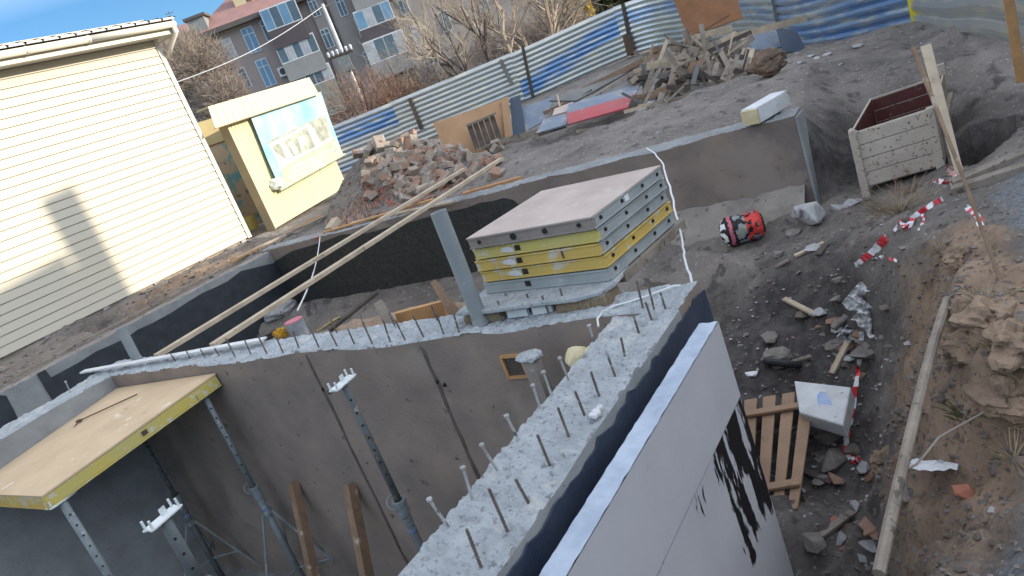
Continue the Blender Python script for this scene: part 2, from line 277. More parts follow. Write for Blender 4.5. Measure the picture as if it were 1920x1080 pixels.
def obj(name, mb, m, parent=None, origin=None, smooth=False, bevel=0):
    o3 = V(origin) if origin is not None else (V(parent['_o']) if parent and '_o' in parent else None)
    if o3 is None:
        a = np.array(mb.v); o3 = V(((a[:, 0].min()+a[:, 0].max())/2, (a[:, 1].min()+a[:, 1].max())/2, a[:, 2].min()))
    me = bpy.data.meshes.new(name); me.from_pydata([(x-o3.x, y-o3.y, z-o3.z) for x, y, z in mb.v], [], mb.f); me.update()
    ms = m if isinstance(m, (list, tuple)) else [m]
    for q in ms: me.materials.append(q if not isinstance(q, str) else M[q])
    if smooth: me.polygons.foreach_set('use_smooth', [True]*len(me.polygons))
    ob = bpy.data.objects.new(name, me); COL.objects.link(ob)
    if parent: ob.parent = parent
    else: ob.location = o3
    ob['_o'] = tuple(o3)
    if bevel:
        b_ = ob.modifiers.new('b', 'BEVEL'); b_.width = bevel; b_.segments = 2; b_.limit_method = 'ANGLE'
    return ob
def tag(o, label, cat, group=None, kind=None):
    if label: o['label'] = label
    if cat: o['category'] = cat
    if group: o['group'] = group
    if kind: o['kind'] = kind
    return o
def thing(name, label, cat, loc, group=None):
    o = bpy.data.objects.new(name, None); COL.objects.link(o); o.location = V(loc); o['_o'] = tuple(loc); o.empty_display_size = .1
    return tag(o, label, cat, group)
def dup(root, loc, rot=None, scale=None, label=None):
    c = root.copy(); COL.objects.link(c); c.location = V(loc)
    if rot is not None: c.rotation_euler = rot
    if scale: c.scale = scale
    if label: c['label'] = label
    for ch in list(root.children):
        d = ch.copy(); COL.objects.link(d); d.parent = c
        for g in list(ch.children):
            e = g.copy(); COL.objects.link(e); e.parent = d
    return c
def solo(name, mb, m, label, cat, group=None, **k): return tag(obj(name, mb, m, **k), label, cat, group)
# ------------------------------------------------------------------ ground: triangulated survey points, sampled on a grid
TP = []
def tp(x, y, z): TP.append((x, y, z))
def tz(px, py, z): p = AZ(px, py, z); TP.append((p.x, p.y, z))
for x in (-6, -3, 0, 1.5, 2.4):                 # trench by the insulation boards
    tp(x, 1.5, -2.05); tp(x, .98, -1.95)
for p in ((3.3, 1.4, -1.98), (3.0, .95, -1.9), (3.9, 1.08, -1.88), (5.0, 1.15, -1.8), (5.4, 1.5, -1.72), (4.5, 1.75, -1.85), (4.1, 2.2, -1.75), (5.0, 2.5, -1.6), (4.1, 2.9, -1.3)): tp(*p)
for p in ((1350, 640, -1.55), (1400, 580, -1.3), (1400, 500, -1.06), (1300, 470, -1.0), (1400, 440, -.97), (1530, 392, -.92), (1500, 480, -.98), (1600, 460, -.85), (1600, 410, -.88), (1560, 560, -1.25), (1500, 600, -1.4),
          (1600, 640, -1.5), (1640, 700, -1.6), (1645, 800, -1.72), (1640, 520, -.95), (1680, 430, -.66), (1660, 470, -.72), (1740, 460, -.5), (1790, 540, -.42), (1880, 590, -.38), (1715, 560, -.85),
          (1800, 450, -.42), (1870, 515, -.36), (1850, 400, -.45), (1900, 330, -.5), (1720, 372, -.72), (1800, 335, -.62), (1622, 372, -.9), (1710, 345, -.86), (1680, 640, -1.2), (1250, 480, -1.0)): tz(*p)
for p in ((7.6, 2.4, -.98), (7.0, 3.4, -1.0), (7.9, 1.55, -.9), (8.3, 1.62, -.6), (8.75, 1.95, -.08), (9.3, 1.45, -.5), (9.4, .45, -.5), (8.3, .25, -.58), (8.2, 1.3, -.85), (8.8, .55, -.8), (9.1, 1.25, -.75), (10.2, .1, -.3), (10.5, 1.5, -.2),
          (7.0, -.2, -.48), (5.5, -.5, -.42), (4.0, -.4, -.32), (3.45, .12, -.38), (3.3, .3, -.6), (3.2, .15, -.72), (2.6, .45, -.84), (2.6, .1, -.74), (1.7, .3, -.62), (2.2, .68, -1.0), (3.1, .62, -1.1), (3.6, .62, -.9), (1.6, -.3, -.4), (0, -.2, -.02), (0, .7, -.05), (-4, .7, 0), (-4, -.3, 0), (3, -.8, -.25), (2.6, -.3, -.62)): tp(*p)
for y in (1.85, 2.5, 3.5, 5, 6.5, 8, 9.5, 10.3):   # cliff hidden inside the far wall
    tp(7.98, y, -.04); tp(7.8, y, -1.0)
for x in (-6, -2, 1, 3, 5, 7, 7.9): tp(x, 10.72, -.03)
for x in (-6, -2, 1, 3, 5, 6.5, 7.7): tp(x, 10.53, -1.6)
for x in (-6, -2, 1, 3.3): tp(x, 7.92, -2.5); tp(x, 8.25, -1.7); tp(x, 9.4, -1.7)
for y in (2.05, 3.5, 5, 6.5, 7.8): tp(3.42, y, -2.5); tp(1.5, y, -2.5); tp(-2, y, -2.5)
for y in (2.3, 3.0, 3.6, 4.2, 5.0, 5.8, 6.4): tp(3.66, y, -.1)
for p in ((4.3, 3.6, -.14), (4.45, 4.4, -.16), (4.35, 5.2, -.15), (4.1, 6.1, -.18), (4.4, 3.0, -.3), (4.6, 2.4, -.75), (4.75, 3.6, -.9), (4.95, 4.4, -1.0), (4.85, 5.2, -1.0), (4.6, 6.3, -1.1), (3.66, 7.0, -.9), (3.7, 8.2, -1.5), (5, 8, -1.4), (6.5, 5, -1.1), (6.5, 8, -1.3)): tp(*p)
for p in ((3.66, 2.0, -.6), (3.66, 1.62, -1.6), (3.4, 1.65, -2.0), (3.4, 1.92, -2.3), (-2, 1.62, -2.05), (-2, 1.94, -2.5), (1.5, 1.62, -2.05), (1.5, 1.94, -2.5)): tp(*p)
for p in ((-6, 13.3, .03), (0, 13.3, .03), (5, 13.3, .03), (9.5, 13.3, .0), (9.6, 12.6, -.08), (10.3, 13.38, -.2), (14.1, 14.8, -.2), (8.6, 9.5, 0), (8.8, 6, .0), (8.8, 3.5, .0), (12, 8, .0), (12, 4, .0), (11, 2.2, .0), (14.5, 8, -.05), (16, 5.5, -.2), (19, 3.8, -.6), (15.3, 1.2, -.4), (12.5, 1.0, -.3), (13.5, .2, -.25),
          (23, 24, -.5), (29.6, 12.5, -.1), (26, 18, -.4), (22, 10, -.25), (18, 14, -.2), (31, 25, -.4), (25, 5, -.6), (45, 20, -.6), (60, 60, -.8), (20, 40, -.6), (200, 0, -2), (200, 250, -2), (0, 250, -1), (-60, 60, 0), (-60, 250, -1), (-60, -60, 0), (60, -60, -.2), (200, -60, -1), (30, -10, -.3), (12, -2, -.3)): tp(*p)
def axis(segs):
    a = []
    for x0, x1, st in segs:
        n = max(1, int(round((x1-x0)/st))); a += [x0+(x1-x0)*i/n for i in range(n)]
    a.append(segs[-1][1]); return np.array(a)
GX = axis([(-60, -6, 9), (-6, 1.2, .2), (1.2, 9.4, .035), (9.4, 14, .08), (14, 32, .3), (32, 80, 3), (80, 200, 15)])
GY = axis([(-60, -3, 8), (-3, -.4, .15), (-.4, 3, .035), (3, 11, .09), (11, 16, .15), (16, 32, .4), (32, 80, 3), (80, 250, 17)])
XX, YY = np.meshgrid(GX, GY, indexing='ij'); ZZ = np.full(XX.shape, -.3)
pts2 = [V((p[0], p[1])) for p in TP]
vo, eo, fo, ov, oe, of = geometry.delaunay_2d_cdt(pts2, [], [], 0, 1e-5)
zz = [TP[o[0]][2] if o else 0 for o in ov]
for f in fo:
    (x0, y0), (x1, y1), (x2, y2) = [vo[i] for i in f]; za, zb, zc = [zz[i] for i in f]
    i0, i1 = np.searchsorted(GX, (min(x0, x1, x2)-1e-6, max(x0, x1, x2)+1e-6)); j0, j1 = np.searchsorted(GY, (min(y0, y1, y2)-1e-6, max(y0, y1, y2)+1e-6))
    if i1 <= i0 or j1 <= j0: continue
    X, Y = XX[i0:i1, j0:j1], YY[i0:i1, j0:j1]; D = (y1-y2)*(x0-x2)+(x2-x1)*(y0-y2)
    if abs(D) < 1e-12: continue
    a = ((y1-y2)*(X-x2)+(x2-x1)*(Y-y2))/D; b_ = ((y2-y0)*(X-x2)+(x0-x2)*(Y-y2))/D; c = 1-a-b_
    k = (a >= -1e-6) & (b_ >= -1e-6) & (c >= -1e-6); ZZ[i0:i1, j0:j1][k] = (a*za+b_*zb+c*zc)[k]
def bump(cx, cy, r_, h, p=1.0, rx=1, ry=1):
    d = np.sqrt(((XX-cx)/rx)**2+((YY-cy)/ry)**2)/r_; return h*np.clip(1-d, 0, 1)**p*1.0
for _ in range(2):        # light smoothing of the creases
    Zs = ZZ.copy(); Zs[1:-1, 1:-1] = (ZZ[1:-1, 1:-1]*2+ZZ[2:, 1:-1]+ZZ[:-2, 1:-1]+ZZ[1:-1, 2:]+ZZ[1:-1, :-2])/6; ZZ = Zs
ZZ = np.where((XX < 3.5) & (YY > 1.86) & (YY < 8.0), -2.6, ZZ); ZZ = np.where((XX < 3.62) & (YY > 8.2) & (YY < 10.6), -1.75, ZZ)
ZZ = np.where((XX < 3.5) & (YY > 1.52) & (YY <= 1.86), np.minimum(ZZ, -1.9), ZZ); ZZ = np.where((XX > 3.7) & (XX < 7.85) & (YY > 6.6) & (YY < 10.6), np.minimum(ZZ, -1.0), ZZ)
HEAPS = [(10.6, 9.9, 1.9, .95), (9.9, 9.0, 1.2, .35), (14.6, 1.6, 1.0, .12), (11.8, .2, .9, .3)]
for cx, cy, r_, h in HEAPS:
    d = np.sqrt((XX-cx)**2+(YY-cy)**2)/r_; ZZ += h*np.where(d < 1, .5+.5*np.cos(np.pi*np.clip(d, 0, 1)), 0)
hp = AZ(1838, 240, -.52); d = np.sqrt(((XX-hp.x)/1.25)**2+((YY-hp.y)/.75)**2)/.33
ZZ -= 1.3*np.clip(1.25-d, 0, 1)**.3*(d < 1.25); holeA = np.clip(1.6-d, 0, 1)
tanA = np.zeros(XX.shape); greyA = np.zeros(XX.shape)
dampShadeA = np.clip(1.2-np.sqrt(((XX-5.2)/2.2)**2+((YY-1.9)/1.3)**2), 0, 1)*.75
dampShadeA = np.maximum(dampShadeA, np.clip(1.2-np.sqrt(((XX-8.4)/.9)**2+((YY-1.6)/.5)**2), 0, 1)*.6)
tanA = np.maximum(tanA, np.clip(1.5-np.sqrt(((XX-3.9)/1.3)**2+((YY-.45)/.38)**2), 0, 1)*.95)
tanA = np.maximum(tanA, np.clip(1.1-np.sqrt(((XX-4.6)/1.1)**2+((YY-.75)/.3)**2), 0, 1)*.75)
tanA = np.maximum(tanA, np.clip(1-np.sqrt(((XX-4.15)/.7)**2+((YY-4.6)/1.9)**2), 0, 1)*1.0)
tanA = np.maximum(tanA, np.clip(1-np.sqrt(((XX-7.2)/2.8)**2+((YY-12)/1.6)**2), 0, 1)*.8)
tanA = np.maximum(tanA, np.clip(1-np.sqrt(((XX-4.2)/1.0)**2+((YY-1.05)/.14)**2), 0, 1)*.9)
dampShadeA = np.maximum(dampShadeA, holeA)  # shade inside the hole painted into the soil colour
greyA = np.maximum(greyA, np.clip(1.2-np.sqrt(((XX-5.4)/1.7)**2+((YY+.12)/.42)**2), 0, 1)*.9)
greyA = np.maximum(greyA, np.clip(1.0-np.sqrt(((XX-2.2)/1.0)**2+((YY-.2)/.6)**2), 0, 1)*.6)
greyA = np.maximum(greyA, np.clip(1.0-np.sqrt(((XX-10.9)/1.2)**2+((YY-10.6)/1.2)**2), 0, 1)*1.0)
nx, ny = XX.shape
for i in range(nx):
    x = GX[i]
    for j in range(ny):
        y = GY[j]
        if -3 < x < 32 and -2 < y < 32:
            inwall = (3.3 < x < 3.76 and 1.5 < y < 8.5) or (7.6 < x < 8.12 and 1.7 < y < 10.8) or (y > 10.4 and y < 10.8 and x < 8.1) or (1.5 < y < 2.02 and x < 3.8) or (7.8 < y < 8.4 and x < 3.8)
            a = .35 if inwall else (2.5 if (2 < x < 5.2 and -.1 < y < 1.2) else 1.2)
            am = .055 if (y < 2.6 or (x < 4.9 and x > 3.7)) else .07
            amp = a*am
            w_ = noise.fractal(V((x*1.9, y*1.9, ZZ[i, j]*1.9)), .9, 2.1, 7, noise_basis='PERLIN_ORIGINAL')
            q = noise.noise(V((x*7, y*7, ZZ[i, j]*6)))
            ZZ[i, j] += amp*w_*.8+(.018*a*q if x < 10 else 0)
            if x < 9.2 and y < 2.7 and not inwall: ZZ[i, j] += .05*(.35-abs(noise.noise(V((x*3.3, y*3.3, ZZ[i, j]*3+9)))))+.022*(.3-abs(noise.noise(V((x*11, y*11, 4)))))
g = MB(); g.v = list(zip(XX.ravel().tolist(), YY.ravel().tolist(), ZZ.ravel().tolist()))
g.f = [(i*ny+j, (i+1)*ny+j, (i+1)*ny+j+1, i*ny+j+1) for i in range(nx-1) for j in range(ny-1)]
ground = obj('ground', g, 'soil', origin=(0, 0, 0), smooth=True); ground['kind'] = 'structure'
for nm, A_ in (('tan', tanA), ('grey', greyA), ('damp_dark', dampShadeA)):
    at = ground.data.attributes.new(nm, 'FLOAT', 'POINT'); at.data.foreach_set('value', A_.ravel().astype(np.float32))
def gz(x, y):
    i = min(max(np.searchsorted(GX, x)-1, 0), nx-2); j = min(max(np.searchsorted(GY, y)-1, 0), ny-2)
    tx = (x-GX[i])/(GX[i+1]-GX[i]); ty = (y-GY[j])/(GY[j+1]-GY[j])
    return float((ZZ[i, j]*(1-tx)+ZZ[i+1, j]*tx)*(1-ty)+(ZZ[i, j+1]*(1-tx)+ZZ[i+1, j+1]*tx)*ty)
def AG(px, py):           # where the sight line meets the ground
    d = ray(px, py); t = .8
    while t < 80:
        p = C0+d*t
        if p.z < gz(p.x, p.y): break
        t *= 1.004
    return C0+d*t
# ------------------------------------------------------------------ concrete walls
def wall_mesh(p0, p1, th, zb, zt, seed, n=120, amp=.016, ragged=.012, m=12):
    """rough-topped wall; p0->p1 front edge, thickness vector th to the back"""
    p0, p1, th = V((*p0, 0)), V((*p1, 0)), V((*th, 0)); n = int(n*1.6); m = 20; mb = MB(); L = (p1-p0).length; d = (p1-p0).normalized(); tn = th.normalized()
    rows = []
    for i in range(n+1):
        c = p0+(p1-p0)*(i/n); row = []
        w0 = ragged*noise.noise(V((i*L/n*3, seed, 0))); w1 = ragged*1.5*noise.noise(V((i*L/n*3, seed, 9)))
        e0 = zt+.03*noise.noise(V((i*L/n*1.1, seed, 3)))
        row += [(c.x, c.y, zb), (c.x+tn.x*w0*.2, c.y+tn.y*w0*.2, zt-.16), (c.x+tn.x*w0, c.y+tn.y*w0, e0-.012)]
        for j in range(m+1):
            q = c+th*((j+.25)/(m+.5)); z = zt+amp*(noise.fractal(V((q.x*9, q.y*9, seed)), .8, 2, 4, noise_basis='PERLIN_ORIGINAL')+.7*noise.noise(V((q.x*28, q.y*28, 2)))-.55*abs(noise.noise(V((q.x*55, q.y*55, 7))))) - (.006 if j in (0, m) else 0)
            row.append((q.x, q.y, z+(e0-zt)*(1-j/m)))
        q = c+th; row += [(q.x+tn.x*w1, q.y+tn.y*w1, zt-.015), (q.x, q.y, zb)]
        rows.append(row)
    k = len(rows[0]); mb.v = [v for r_ in rows for v in r_]
    mb.f = [(i*k+j, (i+1)*k+j, (i+1)*k+j+1, i*k+j+1) for i in range(n) for j in range(k-1)]
    mb.f += [tuple(range(k)), tuple(n*k+j for j in range(k))[::-1]]
    return mb
def topmat(o, idx=1, lim=.45):
    import bmesh
    bm = bmesh.new(); bm.from_mesh(o.data); bmesh.ops.recalc_face_normals(bm, faces=bm.faces); bm.to_mesh(o.data); bm.free()
    for p in o.data.polygons:
        if p.normal.z > lim: p.material_index = idx
def coat(pts, off, m, parent, name='bitumen_coat', label=None):
    mb = MB(); mb.prism(pts, off); o = obj(name, mb, m, parent)
    if label: o['label'] = label
    return o
# right wall of the basement (direction X), rebars, bitumen
wa = thing('basement_wall', 'rough topped grey concrete wall with two rows of rebar stubs, running to the bottom edge beside the insulation boards', 'wall', (1.5, 1.58, -2.5))
o = obj('wall_body', wall_mesh((-1.5, 1.58), (3.36, 1.58), (0, .4), -2.6, 0, 3, 260, .02), ['concrete_grey', 'concrete_rough'], wa); topmat(o)
def jag(x0, x1, n, f, z, amp, seed):
    out = []
    for i in range(n+1):
        x = x0+(x1-x0)*i/n; out.append(V((f(x)[0], f(x)[1], z+amp*noise.noise(V((i*.31, seed, 0)))+amp*.9*random.random()*(random.random() < .35))))
    return out
pts = jag(-1.5, 3.735, 150, lambda x: (x, 1.5735), -.055, .03, 1)
coat(pts+[V((3.735, 1.5735, -2.1)), V((-1.5, 1.5735, -2.1))], (0, -.008, 0), 'membrane', wa)
def rebar(parent, x, y, h, lean=(0, 0), pale=False):
    mb = MB(); z0 = -.03; p1 = V((x+lean[0], y+lean[1], h)); mb.tube([(x, y, z0), p1], .006, 7)
    for k in range(int(h/.014)): 
        c = V((x, y, z0))+(p1-V((x, y, z0)))*((k+.5)*.014/h); mb.tube([c-V((0, 0, .0018)), c+V((0, 0, .0018))], .0072, 6)
    if pale: mb.rock(p1+V((0, 0, .004)), .014, x*7, 1, (1, 1, .8), .3)
    return obj('rebar', mb, 'rebar' if not pale else 'stone_pale', parent)
for i, (px_, py_) in enumerate([(900, 1060), (950, 992), (990, 938), (1030, 870), (1067, 820), (1097, 780), (1122, 740), (1152, 702), (1170, 665), (1198, 625), (1222, 600), (1248, 580)]):
    p = AZ(px_, py_); rebar(wa, p.x, p.y, (.15, .17, .1, .14, .14, .13, .12, .12, .09, .1, .11, .1)[i], (random.uniform(-.012, .012), random.uniform(-.012, .012)))
for i, (px_, py_) in enumerate([(838, 985), (880, 935), (930, 880), (970, 825), (1008, 765), (1030, 740), (1062, 710), (1110, 640)]):
    p = AZ(px_, py_); rebar(wa, p.x, p.y-.01, (.13, .13, .13, .13, .11, .11, .12, .09)[i], (random.uniform(-.02, .02), random.uniform(-.01, .02)), True)
mb = MB()
for k in range(9): mb.rock((2.35+random.uniform(-.03, .03), 1.615+random.uniform(-.012, .012), .012+random.uniform(0, .012)), .016, k, 1)
obj('mortar_lump', mb, 'white_dirty', wa)
# back wall of the basement (direction Y)
wb = thing('basement_wall', 'long brown concrete basement wall at the back of the room, with a rough grey top strip and thin rebars', 'wall', (3.36, 5, -2.5))
o = obj('wall_body', wall_mesh((3.36, 1.585), (3.36, 8.35), (.37, 0), -2.6, 0, 8, 330, .017, .03), ['concrete_brown', 'concrete_rough'], wb); topmat(o)
o = coat(jag(1.585, 3.0, 40, lambda y: (3.738, y), -.12, .05, 4)+[V((3.738, 3.0, -1.5)), V((3.738, 1.585, -2.1))], (.004, 0, 0), 'bitumen', wb)
for i, (px_, py_) in enumerate([(1000, 585), (1030, 590), (1060, 583), (945, 598), (858, 625), (825, 632), (787, 637), (753, 640), (722, 645), (690, 648), (660, 650), (630, 652), (598, 655), (562, 658), (530, 660), (500, 662), (470, 664), (440, 667), (412, 668), (385, 671), (357, 674), (330, 677), (1180, 640), (1205, 580)]):
    p = AZ(px_, py_); rebar(wb, max(p.x, 3.4), p.y, random.choice((.13, .15, .17, .16)) if py_ < 668 else .09, (random.uniform(-.01, .01), random.uniform(-.02, .02)))
for i, (px_, py_) in enumerate([(980, 560), (820, 600), (740, 610), (640, 618), (700, 606)]):
    p = AZ(px_, py_); rebar(wb, min(max(p.x, 3.55), 3.68), p.y, .12)
for y0, z0 in ((AX(575, 672, 3.36).y, -.02), (AX(790, 655, 3.36).y, -.02)):
    mb = MB(); n = 40
    L_ = [V((3.356, y0+.01*noise.noise(V((i*.3, y0, 0))), z0-i*2.4/n)) for i in range(n+1)]; R_ = [p+V((0, -.03-.014*noise.noise(V((i*.4, y0, 5))), 0)) for i, p in enumerate(L_)]
    mb.prism(L_+R_[::-1], (.003, 0, 0)); obj('formwork_joint', mb, 'joint_dark', wb)
    for dz in (-.33, -.36): mb = MB(); mb.rock((3.352, y0-.02+(dz+.33)*2, dz), .017, dz, 1, (.5, 1, 1)); obj('tie_hole', mb, 'black', wb)
# box-out in the back wall
q = AX(967, 685, 3.36); bo = MB(); w_, h_ = .085, .085
for a, b_ in (((-w_, -h_), (w_, -h_+.018)), ((-w_, h_-.018), (w_, h_)), ((-w_, -h_+.019), (-w_+.018, h_-.019)), ((w_-.018, -h_+.019), (w_, h_-.019))):
    bo.box((3.335, q.y+a[0], q.z+a[1]), (3.3585, q.y+b_[0], q.z+b_[1]))
bx = obj('box_out', bo, 'wood_orange', wb); mb = MB(); mb.box((3.352, q.y-w_+.018, q.z-h_+.018), (3.3575, q.y+w_-.018, q.z+h_-.018)); d_ = obj('recess', mb, 'wood_dark', bx, origin=wb['_o'])
# left wall of the basement
wl = thing('basement_wall', 'low grey concrete wall with pale rough top at the left, behind the plywood deck', 'wall', (1, 7.85, -2.5))
o = obj('wall_body', wall_mesh((3.36, 7.85), (-2, 7.85), (0, .45), -2.6, 0, 12, 200, .015), ['concrete_grey', 'concrete_rough'], wl); topmat(o)
rebar(wl, AZ(148, 735).x, 8.1, .12, (.01, -.02), True)
fl = MB(); fl.box((-3, 1.98, -2.6), (3.36, 7.85, -2.47)); fo_ = obj('basement_floor', fl, 'concrete_grey'); fo_['kind'] = 'structure'
# outer pit walls
wc = thing('retaining_wall', 'bitumen painted pit wall below the cream building, bare grey concrete along its top', 'wall', (2, 10.45, -1.9))
o = obj('wall_body', wall_mesh((7.72, 10.45), (-5, 10.45), (0, .26), -2, 0, 21, 300, .01, .02), ['concrete_grey', 'concrete_dusty'], wc); topmat(o)
Y1 = 10.446
ptr = [AY(x, y, Y1) for x, y in [(69, 701), (84, 693), (95, 707.6), (112, 699), (130, 689), (147, 680), (181, 658.5), (210, 646), (237, 633), (258, 618), (283, 607), (320, 587), (352, 566), (380, 549), (405, 538), (427, 527), (452, 508)]]+[V((7.715, Y1, -.22)), V((7.715, Y1, -1.95)), V((3.0, Y1, -1.95)), AY(104, 760, Y1)]
coat(ptr, (0, -.014, 0), 'bitumen', wc)
ptl = [V((-5, Y1, -.2))]+[AY(x, y, Y1) for x, y in [(-60, 760), (0, 741), (11, 742), (18, 755), (25, 768), (33, 785), (60, 840)]]+[V((2.9, Y1, -1.95)), V((-5, Y1, -1.95))]
coat(ptl, (0, -.014, 0), 'bitumen', wc)
wd = thing('retaining_wall', 'concrete pit wall with dusty flush top behind the formwork stack, black on the left and brown on the right', 'wall', (7.72, 6, -1.1))
o = obj('wall_body', wall_mesh((7.72, 1.8), (7.72, 10.7), (.34, 0), -1.3, .03, 31, 330, .012, .03), ['concrete_brown', 'concrete_grey'], wd); topmat(o)
X1 = 7.716
pts = [V((X1, 10.44, -.2))]+[AX(x, y, X1) for x, y in [(520, 487), (547, 471), (600, 455), (640, 440), (690, 437), (735, 424), (767, 417), (800, 407), (840, 397), (873, 390), (900, 380), (923, 377), (945, 371), (962, 375), (972, 384)]]+[AX(985, 400, X1), V((X1, AX(985, 400, X1).y, -1.25)), V((X1, 10.44, -1.9))]
coat(pts, (-.016, 0, 0), 'bitumen_rough', wd)
pr = MB(); n = 40
pr.grid(lambda u, v: (7.717-.36*v**.8-.02*noise.noise(V((u*20, v*6, 0))), 1.86+u*3.0, (-.70+.05*noise.noise(V((u*8, 3, 0)))-.06*u)-(.33)*v+.02*noise.noise(V((u*30, v*8, 4)))), 60, 10)
obj('footing_skirt', pr, 'concrete_dusty', wd, smooth=True)
pr = MB(); pr.box((7.705, 1.775, -1.1), (8.03, 1.799, .0)); obj('end_lip', pr, 'concrete_grey', wd)
# ------------------------------------------------------------------ insulation boards
def smearattr(o, fn):
    at = o.data.attributes.new('smear', 'FLOAT', 'POINT'); oz = V(o['_o'])
    for i, v in enumerate(o.data.vertices): at.data[i].value = fn(v.co+oz)
def board_grid(x0, x1, z0, z1, y0=1.305, t=.1):
    mb = MB(); nx_, nz_ = max(2, int((x1-x0)/.05)), max(2, int((z1-z0)/.05))
    mb.grid(lambda u, v: (x0+(x1-x0)*u, y0, z0+(z1-z0)*v), nx_, nz_); mb.grid(lambda u, v: (x0+(x1-x0)*u, y0+t, z1-(z1-z0)*v), nx_, nz_)
    mb.grid(lambda u, v: (x1, y0+t*u, z0+(z1-z0)*v), 2, nz_); mb.grid(lambda u, v: (x0, y0+t-t*u, z0+(z1-z0)*v), 2, nz_)
    mb.grid(lambda u, v: (x0+(x1-x0)*u, y0+.004+(t-.004)*v+(.006*noise.noise(V((u*40, 1, 0))) if v > .9 else 0), z1+.006*noise.noise(V((u*30, v*3, 7)))), nx_*2, 6)
    return mb
def smf(p):
    e = lambda cx, cz, rx, rz, h: h*max(0, 1-math.hypot((p.x-cx)/rx, (p.z-cz)/rz))
    return min(.565, max(e(2.98, -.5, .5, .42, 1.5), e(2.78, -.85, .24, .6, .95), e(3.08, -.85, .2, .6, .95), e(2.4, -.5, .1, .16, 1.0), e(1.95, -.44, 1.2, .05, .5)))
for x0, x1, lab in ((-1.5, 1.35, 'grey insulation board nearest the bottom edge, standing against the black coated wall'), (1.352, 3.16, 'grey insulation board with pale blue top edge, reaching the far corner of the wall')):
    o = solo('insulation_board', board_grid(x0, x1, -.425, -.0), ['insul', 'insul_edge'], lab, 'insulation board', 'insulation boards on the wall'); topmat(o)
for x0, x1, lab in ((-1.5, 3.16, 'lower insulation board streaked with thick black bitumen beside the wooden pallet'),):
    o = solo('insulation_board', board_grid(x0, x1, -2.0, -.43, 1.307), 'smear', lab, 'insulation board', 'insulation boards on the wall'); smearattr(o, smf)
# ------------------------------------------------------------------ props, deck, posts in the room
dz = lambda x, y: -.1+.08*(x-3.36)-.03*(y-6.0)
dk = thing('formwork_deck', 'plywood topped formwork panel with yellow steel edge, propped at the left of the room', 'formwork panel', (2.6, 6.9, -.2))
NL = V((1.8, 6.2, 0)); c4 = [V((1.80, 6.22, 0)), V((3.345, 5.99, 0)), V((3.345, 7.84, 0)), V((1.80, 7.84, 0))]
for p in c4: p.z = dz(p.x, p.y)
mb = MB(); mb.plate([p+V((0, 0, .002)) for p in c4], .016); obj('plywood', mb, 'ply_tan', dk)
def rail(a, b_, m, inn):
    mb = MB(); mb.beam(a+V((0, 0, -.055))+inn, b_+V((0, 0, -.055))+inn, .035, .088); return obj('edge_rail', mb, m, dk, bevel=.003)
def lip(a, b_, m, inn):
    mb = MB(); mb.beam(a+V((0, 0, -.107))+inn, b_+V((0, 0, -.107))+inn, .05, .014); return obj('edge_lip', mb, m, dk)
for i, m_ in ((0, 'yellow_dusty'), (3, 'yellow_paint')):
    a, b_ = c4[i], c4[(i+1) % 4]; inn = V((0, .02, 0)) if i == 0 else V((.02, 0, 0)); rail(a, b_, m_, inn); lip(a, b_, m_, inn)
for t_ in (.53, .88):
    p = c4[0]*(1-t_)+c4[1]*t_; mb = MB(); mb.box((p.x-.025, p.y-.0035, p.z-.075), (p.x+.025, p.y+.002, p.z-.035)); 
    if t_ < .6: obj('slot', mb, 'wood_dark', dk)
for t_ in (.2, .35, .47, .6, .75, .9):
    p = c4[0]*(1-t_)+c4[1]*t_; mb = MB(); mb.beam(p+V((0, .03, -.06)), c4[3]*(1-t_)+c4[2]*t_+V((0, -.03, -.06)), .04, .07); obj('cross_rib', mb, 'steel_dull', dk)
rd = MB(); a = AZ(152, 795, -.2); b_ = AZ(262, 748, -.17); a.z = dz(a.x, a.y)+.03; b_.z = dz(b_.x, b_.y)+.03
rd.tube([AZ(135, 806, -.2)*1, a, b_], .006, 6); rd.rock(a, .025, 3, 1, (1.5, 1, .7))
solo('tie_rod', rd, 'rust', 'thin rusty tie rod with a clamp lying on the plywood deck', 'rod')
